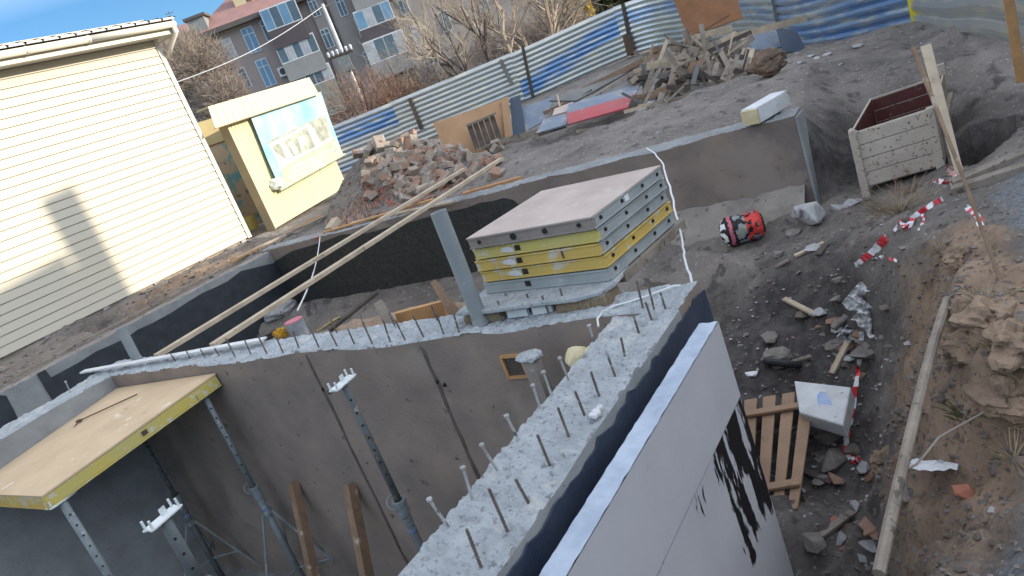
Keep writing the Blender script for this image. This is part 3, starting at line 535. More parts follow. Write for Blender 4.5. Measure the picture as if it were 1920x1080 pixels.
def prop(x, y, ztop, zfoot, label, head, r1=.024, r2=.03, zc=None, tri=True, fork=0., paint='steel', m_in='steel', tri_z=.95):
    t = thing('steel_prop', label, 'prop', (x, y, zfoot), 'adjustable steel props in the basement room')
    zc = zc if zc is not None else ztop-1.25
    mb = MB(); mb.cyl((x, y, zc-.05), (x, y, ztop), r1, n=14); obj('inner_tube', mb, m_in, t, smooth=True)
    tc = V((-x, -y, 0)).normalized()
    z = ztop-.12
    while z > zc+.06:
        c = V((x, y, z))+tc*(r1-.004); mb = MB(); mb.cyl(c, c+tc*.006, .0085, n=8); z -= .1; obj('pin_hole', mb, 'black', t)
    mb = MB(); mb.cyl((x, y, zfoot), (x, y, zc), r2, n=14); obj('outer_tube', mb, paint, t, smooth=True)
    mb = MB(); mb.cyl((x, y, zc-.12), (x, y, zc-.03), r2+.012, n=14); mb.cyl((x, y, zc-.03), (x, y, zc+.0), r2+.02, n=14)
    for k in range(4): mb.cyl((x, y, zc-.2+k*.022), (x, y, zc-.19+k*.022), r2+.006, n=14)
    c_ = obj('collar', mb, 'steel', t); mb = MB(); mb.ring(V((x, y, zc-.0))+tc.cross(V((0, 0, 1)))*.03, tc*.8+V((0, 0, .6)), .052, .006); obj('ring_handle', mb, 'steel', c_, origin=t['_o'])
    mb = MB(); mb.cyl((x, y, zc-.27), (x, y, zc-.24), r2+.003, n=14); obj('paint_band', mb, 'blue_paint', t)
    if head:
        mb = MB(); ca, sa = math.cos(fork), math.sin(fork); ex, ey = V((ca, sa, 0)), V((-sa, ca, 0)); c = V((x, y, ztop))
        mb.prism([c+ex*a_+ey*b__ for a_, b__ in ((-.11, -.035), (-.085, -.045), (.085, -.045), (.11, -.035), (.1, 0), (.11, .035), (.085, .045), (-.085, .045), (-.11, .035), (-.1, 0))], (0, 0, .009))
        h = obj('head_plate', mb, 'galv_white' if head == 2 else 'steel', t)
        for sx in (-1, 1):
            for sy in (-1, 1):
                p = c+ex*sx*.092+ey*sy*.03; mb = MB(); mb.cyl(p+V((0, 0, .009)), p+V((0, 0, .058)), .0075, n=8); obj('pin', mb, 'galv_white' if head == 2 else 'steel', h, origin=t['_o'])
        if head == 2: mb = MB(); mb.plate([c+ex*.01+ey*.02+V((0, 0, .01)), c+ex*.05+ey*.02+V((0, 0, .01)), c+ex*.05+ey*.02+V((0, 0, .05)), c+ex*.01+ey*.02+V((0, 0, .05))], .004); obj('clip', mb, 'galv_white', h, origin=t['_o'])
    if tri:
        mbh = MB(); zt = zfoot+tri_z; mbh.cyl((x, y, zt-.03), (x, y, zt+.02), r2+.02, n=12); tr = obj('tripod_hub', mbh, 'steel', t)
        for k in range(3):
            th = fork+.9+k*2.1; dr = V((math.cos(th), math.sin(th), 0)); mb = MB(); top = V((x, y, zt))+dr*.05; ft = V((x, y, zfoot+.01))+dr*.5
            mb.tube([top, ft], .0125, 8); mb.tube([V((x, y, zfoot+.32))+dr*.03, V((x, y, zfoot+.32))+dr*.34], .01, 8); obj('leg', mb, 'steel', tr, origin=t['_o'])
    return t
ZF = -2.47
prop(2.9, 3.83, -.05, ZF, 'steel prop with white four pin head, alone in front of the brown wall', 2, .025, .031, zc=-1.0, fork=.1, tri_z=.85, m_in='steel_dull', paint='steel_dull')
prop(3.2, 6.07, -.235, ZF, 'steel prop under the near right corner of the plywood deck', 1, .024, .032, zc=-1.2, fork=.1, tri_z=.98)
prop(1.9, 6.24, -.345, ZF, 'perforated steel prop under the left yellow corner of the plywood deck', 2, .032, .04, zc=-1.9, fork=.1, tri=False)
prop(1.55, 3.93, -.06, ZF, 'thick dusty prop with a large white four pin head at the bottom left, free standing', 2, .034, .042, zc=-.5, fork=.15, tri_z=1.3, paint='steel_dull', m_in='steel_dull')
prop(3.15, 7.45, -.31, ZF, 'dark steel prop half hidden under the middle of the plywood deck', 1, .024, .031, zc=-1.33, fork=.1, tri_z=.8, paint='steel_dull', m_in='steel_dull')
mb = MB(); mb.beam((3.33, 5.66, -1.24), (2.82, 5.44, ZF), .085, .07, up=(0, 1, 0)); solo('timber_post', mb, 'wood_brown', 'brown timber post leaning on the wall, left of the pair', 'timber', 'timber posts in the basement', bevel=.004)
mb = MB(); mb.beam((3.33, 4.90, -1.23), (2.78, 4.72, ZF), .095, .075, up=(0, 1, 0)); solo('timber_post', mb, 'wood_brown', 'brown timber post leaning on the wall, right of the pair', 'timber', 'timber posts in the basement', bevel=.004)
p = AX(995, 672, 3.15); t = thing('steel_post', 'capped dark steel post standing close to the box opening in the brown wall', 'post', (p.x, p.y, ZF))
mb = MB(); mb.box((p.x-.045, p.y-.04, ZF), (p.x+.045, p.y+.04, p.z)); obj('shaft', mb, 'steel_brownish', t, bevel=.004)
mb = MB(); mb.rock((p.x, p.y, p.z+.015), .075, 4, 2, (1, 1.2, .35)); obj('cap', mb, 'concrete_rough', t)
mb = MB(); p = AZ(1080, 662, -.1); mb.rock(p+V((0, 0, -.03)), .075, 9, 2, (1, 1.1, .9), .25); mb.rock(p+V((.02, -.1, -.02)), .06, 5, 2, (1, 1, .8), .3)
solo('foam_lump', mb, 'foam', 'pale yellow foam lump behind the corner of the rebar wall', 'foam')
# ------------------------------------------------------------------ pipes, planks across the trench
def pipe(px0, py0, ztop, r_, x, lab, y=None):
    p = AX(px0, py0, x); q = V((p.x, p.y, 0)); t = thing('plastic_pipe', lab, 'pipe', (q.x, q.y, -.05), 'grey pipes standing in the walls')
    mb = MB(); n = 20; lean = V((.01, -.0, 0))
    mb.tube([q+V((0, 0, -.05)), q+V((0, 0, .1)), q+lean+V((0, 0, ztop))], r_, n, False); mb.tube([q+lean+V((0, 0, ztop)), q+lean+V((0, 0, ztop-.001)), q+V((0, 0, .1))], [r_, r_*.88, r_*.88], n, False)
    obj('tube', mb, 'pipe_grey', t, smooth=True); mb = MB(); mb.tube([q+V((0, 0, .0)), q+V((0, 0, .05))], [r_+.008, r_+.002], n); obj('mortar_collar', mb, 'concrete_grey', t)
    return t
q = AZ(905, 610, 0); top = AX(820, 398, q.x+.03); pipe(905, 610, top.z, .054, q.x+.03, 'tall grey plastic pipe standing on the back wall beside the formwork stack')
q = AZ(256, 672, 0); top = AX(236, 612, q.x+.02); pipe(256, 672, top.z+.03, .05, 3.62, 'short grey plastic pipe standing at the left end of the back wall')
def plank(p0, p1, w, t, m, lab, group=None, up=(0, 0, 1), nm='plank', bev=.003, w1=None):
    mb = MB(); mb.beam(p0, p1, w, t, up, w1); return solo(nm, mb, m, lab, 'plank', group, bevel=bev)
G = 'loose planks across the trench'
plank(AZ(293, 668, .045), AZ(872, 316, .20), .09, .045, 'wood_pale', 'long pale plank spanning the trench, upper one of the two', G)
plank(AZ(398, 648, .045), AZ(940, 298, .26), .09, .045, 'wood_pale', 'long pale plank spanning the trench, lower one of the two', G)
plank(AZ(155, 697, .05), AZ(495, 636, .045), .075, .02, 'white_dirty', 'thin whitish board lying along the top of the back wall at the left', G)
plank(AZ(870, 364, .03), AZ(976, 334, .03), .1, .05, 'wood_orange', 'short orange plank on the ground beside the brick heap', G)
plank(AZ(608, 436, .04), AZ(812, 374, .09), .09, .03, 'wood_orange', 'thin orange plank lying along the trench edge below the brick heap', G)
plank(AZ(660, 418, .03), AZ(850, 378, .06), .07, .03, 'wood_pale', 'pale batten on the trench edge under the crossing planks', G)
mb = MB(); a = AZ(600, 445, .02); b_ = AD(558, 582, 6.6); mb.tube([a.lerp(b_, k/8)+V((0, 0, -.25*math.sin(math.pi*k/8)*.3)) for k in range(9)], .008, 5)
solo('cord', mb, 'cable', 'thin pale cord hanging into the trench beneath the two long planks', 'cord')
mb = MB(); c = AZ(618, 432, .03); mb.beam(c, c+V((.22, -.02, .1)), .16, .12); solo('small_crate', mb, 'wood_pale', 'small pale wooden block at the trench edge near the kiosk', 'crate', bevel=.01)
mb = MB(); c = AZ(590, 447, .02); mb.beam(c, c+V((.2, -.12, 0)), .05, .02); solo('red_strip', mb, 'red_plastic', 'small red strip at the trench edge near the kiosk', 'strip')
# ------------------------------------------------------------------ fill strip objects
def on(px_, py_): p = AG(px_, py_); return p
c = on(565, 632); t = thing('paint_can', 'dusty paint can with pinkish top standing beside the back wall', 'can', c)
mb = MB(); mb.cyl(c, c+V((0, 0, .17)), .085, .09, 20); obj('can_body', mb, 'can', t, smooth=False); mb = MB(); mb.cyl(c+V((0, 0, .1705)), c+V((0, 0, .178)), .088, n=20); obj('lid', mb, 'pink_plastic', t)
c = on(532, 634); mb = MB()
for k in range(60):
    a = V((random.uniform(-1, 1), random.uniform(-1, 1), random.uniform(0, 1.3)))*.075; b_ = V((random.uniform(-1, 1), random.uniform(-1, 1), random.uniform(0, 1.3)))*.075; mb.tube([c+a, c+(a+b_)*.65, c+b_], .004, 4)
solo('net_bundle', mb, 'orange_net', 'tangled bundle of orange yellow net beside the paint can', 'net')
c = on(490, 636); mb = MB(); mb.ring(c+V((0, 0, .02)), (0, 0, 1), .27, .022, 28, 8); mb.ring(c+V((.03, .02, .055)), (.05, 0, 1), .26, .02, 28, 8); solo('hose_coil', mb, 'rubber', 'black hose coiled on the fill behind the back wall', 'hose')
c = on(520, 590); mb = MB(); mb.rock(c+V((.1, .05, .03)), .3, 3, 3, (1.1, .9, .45), .4); solo('concrete_lump', mb, 'stone_pale', 'grey mortar lump between the long planks and the paint can', 'lump')
a = on(606, 618); b_ = on(640, 600); mb = MB(); mb.tube([a+V((0, 0, .03)), a.lerp(b_, .6)+V((0, 0, .05)), b_+V((0, 0, .05))], [.012, .022, .016], 8); mb.tube([a+V((0, 0, .03)), a+V((-.1, .05, .03))], .008, 6)
solo('hand_tool', mb, 'yellow_paint', 'yellow hand tool lying on the fill right of the paint can', 'tool')
mb = MB(); mb.tube([on(622, 622)+V((0, 0, .02)), AD(710, 546, 5.35)], .02, 6); solo('stick', mb, 'wood_dark', 'dark stick slanting up out of the fill behind the wall', 'stick')
c = on(632, 612); mb = MB(); mb.tube([c, c+V((0.1, -.12, .06))], .03, 8); solo('handle_grip', mb, 'wood_dark', 'dark grip beside the yellow tool', 'grip')
def fboard(px0, py0, px1, py1, w, th, m, lab, d=0, w1=None, rot=None):
    a = on(px0, py0); dd = (a-C0).length/ray(px0, py0).length; b_ = AD(px1, py1, dd+d); side = (b_-a).cross(V((a-C0))).normalized(); mb = MB(); mb.beam(a-V((0, 0, .04)), b_, w, th, up=(C0-a).normalized(), w1=w1)
    return solo('shuttering_board', mb, m, lab, 'board', 'boards stuck in the fill', bevel=.003)
fboard(868, 606, 812, 528, .11, .03, 'wood_brown', 'pointed brown board leaning out of the fill left of the tall pipe', .1, .05)
fboard(742, 622, 708, 566, .12, .03, 'wood_old', 'short grey brown board leaning in the fill behind the middle of the wall', .05, .07)
a = on(752, 612); b_ = on(838, 590); mb = MB(); mb.beam(a+V((0, 0, .06)), b_+V((0, 0, .06)), .05, .13); solo('timber_beam', mb, 'wood_orange', 'brown timber beam on edge along the wall between two leaning boards', 'timber', bevel=.003)
mb = MB(); a = on(700, 622); mb.rock(a+V((0, 0, .02)), .04, 7, 2, (2, 1, .6)); solo('crumpled_paper', mb, 'white_plastic', 'crumpled white scrap on the fill behind the rebars', 'scrap')
# ------------------------------------------------------------------ formwork stack on its pallet
ang = math.radians(-6); e1 = V((math.cos(ang), math.sin(ang), 0)); e2 = V((-math.sin(ang), math.cos(ang), 0)); O = V((3.66, 2.08, 0))
def S_(a, b_, z): return O+e1*a+e2*b_+V((0, 0, z))
LA, LB, TH = .93, 1.02, .084
def sbox(mb, a0, a1, b0, b1, z0, z1): mb.box8([S_(a0, b0, z0), S_(a1, b0, z0), S_(a1, b1, z0), S_(a0, b1, z0), S_(a0, b0, z1), S_(a1, b0, z1), S_(a1, b1, z1), S_(a0, b1, z1)])
spec = [('steel_frame', 'steel_frame', 'lowest formwork panel of the stack, grey with a dusty front'), ('yellow_paint', 'yellow_paint', 'second lowest formwork panel of the stack, yellow on both visible edges'),
        ('yellow_paint', 'steel_frame', 'middle formwork panel of the stack, yellow front edge with white splash'), ('yellow_dusty', 'steel_frame', 'formwork panel just under the top one, worn yellow front edge'),
        ('steel_brownish', 'steel_frame', 'top formwork panel of the stack with brownish plywood face and round holes')]
for k, (fm, sm, lab) in enumerate(spec):
    z0 = .105+k*TH; z1 = z0+TH-.006; t = thing('shuttering_tray', lab, 'formwork panel', S_(LA/2, LB/2, z0), 'formwork panels stacked on the pallet')
    dx = (0, .006, .0, .008, -.012)[k]; dy = (0.01, 0, .008, -.006, -.014)[k]
    mb = MB(); sbox(mb, dx, dx+.03, dy, dy+LB, z0+.002, z1-.004); sbox(mb, dx-.008, dx, dy, dy+LB, z0, z0+.012); sbox(mb, dx-.006, dx, dy, dy+LB, z1-.014, z1-.004); fr = obj('front_rail', mb, fm, t, bevel=.002)
    mb = MB(); sbox(mb, dx+.031, dx+LA, dy, dy+.03, z0+.002, z1-.004); sbox(mb, dx, dx+LA, dy-.008, dy, z0, z0+.012); sbox(mb, dx, dx+LA, dy-.006, dy, z1-.014, z1-.004); sr = obj('side_rail', mb, sm, t, bevel=.002)
    mb = MB(); sbox(mb, dx+LA-.03, dx+LA, dy+.031, dy+LB, z0+.002, z1-.004); sbox(mb, dx+.031, dx+LA-.031, dy+LB-.03, dy+LB, z0+.002, z1-.004); obj('back_rail', mb, 'steel_frame', t)
    mb = MB(); sbox(mb, dx+.032, dx+LA-.032, dy+.032, dy+LB-.032, z0+.03, z1-.006); obj('plywood', mb, 'ply_grey', t)
    if k == 4:
        mb = MB(); mb.grid(lambda u, v: S_(dx-.004+u*(LA+.006), dy-.004+v*(LB+.006), z1+.004+.0015*noise.noise(V((u*9, v*9, 0)))), 10, 10); 
        mb2 = MB(); mb2.plate([S_(dx-.006, dy-.006, z1), S_(dx+LA+.004, dy-.006, z1), S_(dx+LA+.004, dy+LB+.004, z1), S_(dx-.006, dy+LB+.004, z1)], .007); obj('face_sheet', mb2, 'ply_grey', t)
    if k == 4: hs = [(.1, .013), (.36, .017), (.62, .022), (.92, .013)]
    else: hs = [(.63, .0)]
    for b0, r_ in hs:
        mb = MB()
        if r_: mb.cyl(S_(dx-.009, dy+b0, z0+.042), S_(dx+.004, dy+b0, z0+.042), r_, n=14)
        else: sbox(mb, dx-.004, dx+.002, dy+b0-.022, dy+b0+.022, z0+.022, z0+.058)
        obj('front_hole', mb, 'black', fr, origin=t['_o'])
    if 0 < k < 4: mb = MB(); mb.prism([S_(dx-.003, dy+b0, z0+c0) for b0, c0 in ((.66, .014), (.73, .02), (.78, .03), (.76, .055), (.7, .06), (.67, .045))], e1*-.002); obj('paint_splash', mb, 'white_dirty', fr, origin=t['_o'])
    if k == 2: mb = MB(); sbox(mb, dx-.004, dx, dy+.27, dy+.285, z0+.0, z1); obj('weld_bar', mb, 'rust', fr, origin=t['_o'])
    for a0 in (.09, .36, .64, .86):
        mb = MB(); mb.cyl(S_(dx+a0, dy-.0085, z0+.042), S_(dx+a0, dy+.004, z0+.042), .012, n=12); obj('side_hole', mb, 'black', sr, origin=t['_o'])
    if k == 4: mb = MB(); sbox(mb, dx+.4, dx+.45, dy-.003, dy+.001, z0+.02, z0+.06); obj('sticker', mb, 'white_plastic', sr, origin=t['_o'])
mb = MB(); sbox(mb, .12, 1.02, -.02, .07, .035, .096); solo('timber_bearer', mb, 'wood_old', 'grey timber bearer sticking out under the right side of the panel stack', 'timber', bevel=.004)
mb = MB(); sbox(mb, .3, 1.05, .8, .9, .03, .096); solo('timber_bearer', mb, 'wood_old', 'grey timber bearer under the far side of the panel stack', 'timber', bevel=.004)
pl = thing('pallet', 'mortar covered pallet with shaggy blocks and open slots under the panel stack', 'pallet', (3.6, 2.6, 0))
out = [(3.50, 3.2), (3.47, 2.9), (3.48, 2.5), (3.47, 2.25), (3.52, 2.1), (3.62, 2.05), (3.9, 2.06), (3.95, 2.6), (3.93, 3.2)]
mb = MB(); mb.prism([V((x, y, .072)) for x, y in out], (0, 0, .03)); o = obj('deck', mb, 'concrete_rough', pl, bevel=.008)
def hairy(y0, y1, x0, x1, nm):
    mb = MB(); mb.box((x0+.02, y0+.01, .0), (x1, y1-.01, .072)); o = obj(nm, mb, 'wood_old', pl); mb = MB()
    for k in range(320):
        y = random.uniform(y0, y1); x = x0+.015+random.uniform(-.004, .006); z = random.uniform(.035, .075)
        mb.tube([(x, y, z), (x-.008, y+random.uniform(-.008, .008), z*.55), (x-.004, y+random.uniform(-.012, .012), .0)], .0016, 3, False)
    for k in range(90):
        x = random.uniform(x0, x1); mb.tube([(x, y0+.008, .07), (x+random.uniform(-.01, .01), y0-.004, .0)], .0016, 3, False)
    obj('fibres', mb, 'straw', o, origin=pl['_o'])
hairy(2.07, 2.42, 3.49, 3.7, 'block'); hairy(2.86, 3.16, 3.50, 3.7, 'block')
for y0, y1 in ((2.47, 2.62), (2.66, 2.82)):
    mb = MB(); mb.box((3.53, y0, 0), (3.56, y1, .05)); obj('slot_board', mb, 'galv_white', pl)
# white cables
mb = MB(); P = [AX(1213, 278, 7.75), AX(1228, 288, 7.4), AX(1243, 308, 6.6), AX(1256, 350, 5.6), AX(1268, 402, 4.9), AX(1279, 455, 4.35), AX(1285, 490, 4.05), AX(1297, 525, 3.85), AX(1299, 556, 3.76), AX(1294, 560, 3.72)]
Q = [P[0]]
for a, b_ in zip(P, P[1:]):
    for k in range(1, 5): Q.append(a.lerp(b_, k/4)+V((0, random.uniform(-.006, .006), random.uniform(-.006, .006))))
mb.tube(Q, .008, 6); solo('cable', mb, 'cable', 'white cable hanging from the far pit wall past the formwork stack to the near corner', 'cable')
mb = MB(); P = [AZ(x, y, .02) for x, y in [(1122, 612), (1120, 598), (1130, 586), (1150, 574), (1180, 566), (1210, 556), (1240, 545), (1262, 537), (1276, 535)]]; mb.tube([P[0].lerp(P[0], 0)]+P[1:], .006, 6)
solo('cable', mb, 'cable', 'white cable lying across the rough concrete corner of the basement', 'cable')
# block on the far wall
a = AZ(1413, 236, .03); b_ = AZ(1468, 203, .03); t = thing('concrete_block', 'pale concrete block lying across the far pit wall with a yellowish end', 'block', (a+b_)/2)
d_ = (b_-a).normalized(); mb = MB(); mb.beam(a+V((0, 0, .1)), b_+V((0, 0, .1)), .2, .17); obj('body', mb, 'white_dirty', t, bevel=.012); mb = MB(); mb.beam(a-d_*.03+V((0, 0, .095)), a-d_*.001+V((0, 0, .095)), .19, .155); obj('end_face', mb, 'foam', t, bevel=.006)
# ------------------------------------------------------------------ cream building on the left
cb = thing('siding_building', 'cream clad building with horizontal siding, white gutter and dark roof edge at the left', 'building', (2, 13.3, 0))
YB, XB, ZB, ZT = 13.3, 9.53, .05, 4.22
mb = MB(); n = 28; hh = (ZT-ZB)/n; prof = []
for k in range(n):
    z0 = ZB+k*hh; prof += [(-.012, z0), (-.014, z0+.006), (-.001, z0+hh-.010), (.010, z0+hh-.003)]
nx_ = 24
for i in range(nx_+1):
    x = -7+(XB+7)*i/nx_
    for o_, z in prof: mb.v.append((x, YB+o_+.004*noise.noise(V((x*.8, z*.7, 0))), z))
K = len(prof)
for i in range(nx_):
    for j in range(K-1): mb.f.append((i*K+j, (i+1)*K+j, (i+1)*K+j+1, i*K+j+1))
o = obj('siding', mb, ['siding', 'siding_gap'], cb)
for p in o.data.polygons:
    if p.index % (K-1) % 4 == 2 or p.index % (K-1) % 4 == 3: p.material_index = 1
mb = MB(); mb.box((-7, YB+.015, ZB), (XB-.01, 25, ZT+.4)); obj('wall_core', mb, 'siding', cb)
mb = MB(); mb.box((XB-.06, YB-.028, ZB-.02), (XB+.035, YB-.0145, ZT)); mb.box((XB+.003, YB-.0142, ZB-.02), (XB+.035, YB+.09, ZT)); obj('corner_trim', mb, 'cream_trim', cb, bevel=.004)
mb = MB(); mb.box((-7, YB-.35, ZT), (XB+.3, YB+.3, ZT+.03)); obj('soffit', mb, 'cream_trim', cb)
mb = MB(); mb.box((-7, YB-.372, ZT-.02), (XB+.3, YB-.352, ZT+.16)); mb.box((XB+.302, YB-.372, ZT-.02), (XB+.325, YB+.6, ZT+.3)); obj('fascia', mb, 'cream_trim', cb, bevel=.004)
mb = MB(); gy, gzz = YB-.44, ZT+.13
for i in range(2):
    mb.tube([(-7 if i == 0 else 8.0, gy, gzz), (7.98 if i == 0 else XB+.26, gy, gzz)], .062, 14)
gt = obj('gutter', mb, 'cream_trim', cb, smooth=True)
for xx in (4.5, 6.9, 7.99): mb = MB(); mb.tube([(xx-.02, gy, gzz), (xx+.02, gy, gzz)], .07, 14); obj('gutter_bracket', mb, 'cream_trim', gt, origin=cb['_o'])
mb = MB(); mb.tube([(XB+.2, gy, gzz-.04), (XB+.21, gy+.03, gzz-.16), (XB+.12, gy+.25, gzz-.36), (XB+.1, YB-.05, gzz-.5)], .045, 10); obj('downpipe', mb, 'cream_trim', cb, smooth=True)
mb = MB(); p = .29
mb.grid(lambda u, v: (-7+(XB+7.32)*u, gy-.06+v*3.2, ZT+.235+v*.5+.035*abs(math.sin(math.pi*(-7+(XB+7.32)*u)/p))), 1000, 3)
mb.grid(lambda u, v: (-7+(XB+7.32)*u, gy-.055+v*3.2, ZT+.22+v*.5), 4, 3); obj('roof', mb, 'roof_dark', cb)
mb = MB(); n = int((XB+7.3)/p)
for k in range(n): x = -7+k*p; mb.prism([(x+.01, gy-.05, ZT+.215), (x+p-.01, gy-.05, ZT+.215), (x+p-.035, gy-.05, ZT+.255), (x+.035, gy-.05, ZT+.255)], (0, .02, 0))
obj('tile_closers', mb, 'frame_white', cb)
mb = MB(); mb.box((-7, YB+.03, -.3), (XB-.04, YB+.5, ZB-.004)); pb = obj('plinth', mb, 'brick_dusty', cb)
for k in range(11):
    x = 9.35-k*1.05; mb = MB(); mb.box((x-.06, YB-.0, -.2), (x+.06, YB+.028, ZB-.006)); obj('pier', mb, 'stone_pale', cb)
# rubble strip at its foot
rb = MB()
for k in range(500):
    x = random.uniform(-.5, 9.6); y = random.uniform(10.9, 13.2); rb.stone((x, y, gz(x, y)+.005), random.uniform(.012, .05)*(1.6 if random.random() < .1 else 1), k, (1.3, 1, .6), 10)
o = obj('rubble', rb, 'stone', origin=(0, 0, 0)); tag(o, 'small grey and tan rubble strewn at the foot of the cream building', 'rubble', kind='stuff')
plank(V((1.5, 10.62, .05)), V((7.0, 10.75, .05)), .05, .03, 'wood_old', 'thin grey batten lying along the edge of the trench below the cream building')
for i in range(3):
    x0 = 7.3+i*.25; plank(V((x0, 11.0+i*.15, .05)), V((x0+2.4, 11.1-i*.55, .05+i*.02)), .06, .03, ('wood_orange', 'wood_pale', 'wood_old')[i], ('orange lath', 'pale lath', 'grey lath')[i]+' on the ground in front of the yellow kiosk', 'laths in front of the kiosk')
# ------------------------------------------------------------------ kiosk with banner
K0 = AZ(522, 440, -.2); K1 = AZ(655, 358, -.2); ke = (K1-K0); ke.z = 0; KL = ke.length; ke.normalize(); kn = V((ke.y, -ke.x, 0)); 
if kn.dot(C0-K0) < 0: kn = -kn
def KP(a, h, o_=0): return V((K0.x, K0.y, 0))+ke*a+kn*o_+V((0, 0, h))
def KI(px_, py_, off):
    d = ray(px_, py_); q = KP(0, 0, off); t = (q-C0).dot(kn)/d.dot(kn); return C0+d*t
def kloc(p): return ((p-KP(0, 0)).dot(ke), p.z)
hT = kloc(KI(418, 240, 0))[1]; 
kk = thing('kiosk', 'small yellow ribbed metal kiosk with a sloping awning, beside the cream building', 'kiosk', KP(KL/2, -.1))
print('kiosk', K0, K1, KL, hT, kloc(KI(600, 200, 0)), kloc(KI(390, 200, .3)), kloc(KI(580, 145, .3)))
hR = kloc(KI(598, 170, 0))[1]
def ribbed(a0, a1, f, pitch=.14, dep=.02):
    mb = MB(); n = int((a1-a0)/pitch); U = []
    for k in range(n): b0 = a0+(a1-a0)*k/n; w = (a1-a0)/n; U += [(b0, 0), (b0+w*.82, 0), (b0+w*.87, dep), (b0+w*.95, dep)]
    U.append((a1, 0)); m = 10
    for a, o_ in U:
        for j in range(m+1): mb.v.append(tuple(f(a, j/m, o_)))
    for i in range(len(U)-1):
        for j in range(m): q_ = i*(m+1)+j; mb.f.append((q_, q_+m+1, q_+m+2, q_+1))
    return mb
def ribobj(nm, mb):
    o = obj(nm, mb, ['kiosk', 'kiosk_gap'], kk)
    for p in o.data.polygons:
        if (p.index//10) % 4 in (2,): p.material_index = 1
    return o
ribobj('front_wall', ribbed(0, KL, lambda a, v, o_: KP(a, -.05+v*(hT+.1+(hR-hT)*a/KL), -o_)))
mb = MB(); mb.prism([KP(-.01, -.08, 0), KP(-.01, hT+.2, 0), KP(-.01, hT+.2, -.2), KP(-.01, -.08, -.2)], ke*.02); obj('side_wall', mb, 'kiosk_shaded', kk)
mb = MB(); mb.prism([KP(KL-.015, -.08, -.002), KP(KL-.015, hR+.2, -.002), KP(KL-.015, hR+.2, -.2), KP(KL-.015, -.08, -.2)], ke*.02); obj('side_wall', mb, 'kiosk_shaded', kk)
tl, tr_ = KI(390, 200, .02), KI(580, 145, .02); bl, br = KI(404, 240, .2), KI(598, 176, .2)
ribobj('awning', ribbed(0, 1, lambda a, v, o_: (bl.lerp(br, a)).lerp(tl.lerp(tr_, a), v)+kn*(-o_)+V((0, 0, .02*math.sin(v*3.1))), .052))
mb = MB(); bk = kn*-.3; mb.prism([tl, tr_, tr_+bk, tl+bk], (0, 0, -.02)); obj('roof', mb, 'kiosk', kk)
mb = MB(); mb.beam(bl+kn*-.02, br+kn*-.02, .02, .03); obj('awning_edge', mb, 'kiosk_shaded', kk)
bn = thing('banner', 'faded banner showing a white building under a blue sky, hanging on the kiosk', 'banner', KI(555, 300, .03))
Bc = [KI(466, 218, .05), KI(599, 173, .05), KI(641, 292, .05), KI(522, 358, .05)]
def bpt(u, v, off=0):
    p = Bc[0].lerp(Bc[1], u).lerp(Bc[3].lerp(Bc[2], u), v); w = .03*noise.noise(V((u*4, v*3, 1)))+.022*math.sin(u*9+v*5)*max(0, u-.6)+.01*math.sin(u*30)*max(0, .2-v)
    return p+kn*(w+off+.04)
mb = MB(); mb.grid(lambda u, v: bpt(u, v), 40, 40); obj('cloth', mb, 'banner_sky', bn, smooth=True)
def Z6(x, y): return (440+x/4.32, 130+y/4.32)
def buv(px_, py_):        # inverse by search on the flat quad
    d = ray(px_, py_); q = Bc[0]; t = (q-C0).dot(kn)/d.dot(kn); P = C0+d*t; u = v = .5
    for _ in range(25):
        a = Bc[0].lerp(Bc[1], u).lerp(Bc[3].lerp(Bc[2], u), v); e = P-a
        du = (Bc[1]-Bc[0]).lerp(Bc[2]-Bc[3], v); dv = (Bc[3]-Bc[0]).lerp(Bc[2]-Bc[1], u)
        u += e.dot(du)/du.dot(du); v += e.dot(dv)/dv.dot(dv)*.9
    return u, v
def bpoly(z6, m, off, nm):
    q = [buv(*Z6(*p)) for p in z6]; n = 14; mb = MB()       # 4-corner patch laid on the cloth
    def f(a, b_):
        u = (q[0][0]*(1-a)+q[1][0]*a)*(1-b_)+(q[3][0]*(1-a)+q[2][0]*a)*b_; v = (q[0][1]*(1-a)+q[1][1]*a)*(1-b_)+(q[3][1]*(1-a)+q[2][1]*a)*b_
        return bpt(u, v, off)
    mb.grid(f, n, n); return obj(nm, mb, m, bn, smooth=True)
bpoly([(262, 605), (700, 392), (790, 560), (372, 850)], 'banner_white', .004, 'print_building')
bpoly([(590, 430), (728, 392), (765, 545), (690, 600)], 'banner_dark', .008, 'print_trees')
bpoly([(380, 590), (570, 470), (640, 632), (465, 712)], 'banner_dark', .008, 'print_porch')
bpoly([(275, 640), (345, 600), (410, 735), (350, 700)], 'banner_dark', .008, 'print_window')
bpoly([(415, 600), (445, 590), (505, 680), (470, 700)], 'banner_white', .012, 'print_column')
bpoly([(490, 560), (555, 540), (570, 600), (520, 650)], 'banner_white', .012, 'print_column')
bpoly([(255, 590), (700, 380), (705, 392), (262, 606)], 'banner_dark', .01, 'print_roofline')
bpoly([(372, 800), (805, 560), (866, 690), (352, 985)], 'banner_green', .010, 'print_lawn')
for r_ in range(3):
    for k in range(9):
        x = 445+k*30+r_*-8; y = 795+r_*42-k*13; 
        if random.random() < .9: bpoly([(x, y), (x+18, y-8), (x+26, y+10), (x+8, y+18)], 'banner_white', .015, 'print_letter')
mb = MB()
for k in range(7): a = bpt(.0+k*.17, 1.0); b_ = bpt(.0+(k+1)*.17 if k < 5 else 1, 1.0); mb.tube([a, b_], random.uniform(.025, .045), 6)
obj('rolled_hem', mb, 'banner_green', bn)
mb = MB(); c = KI(517, 345, .1); mb.rock(c, .17, 6, 3, (1, .6, .8), .5); obj('gathered_corner', mb, 'banner_white', bn)
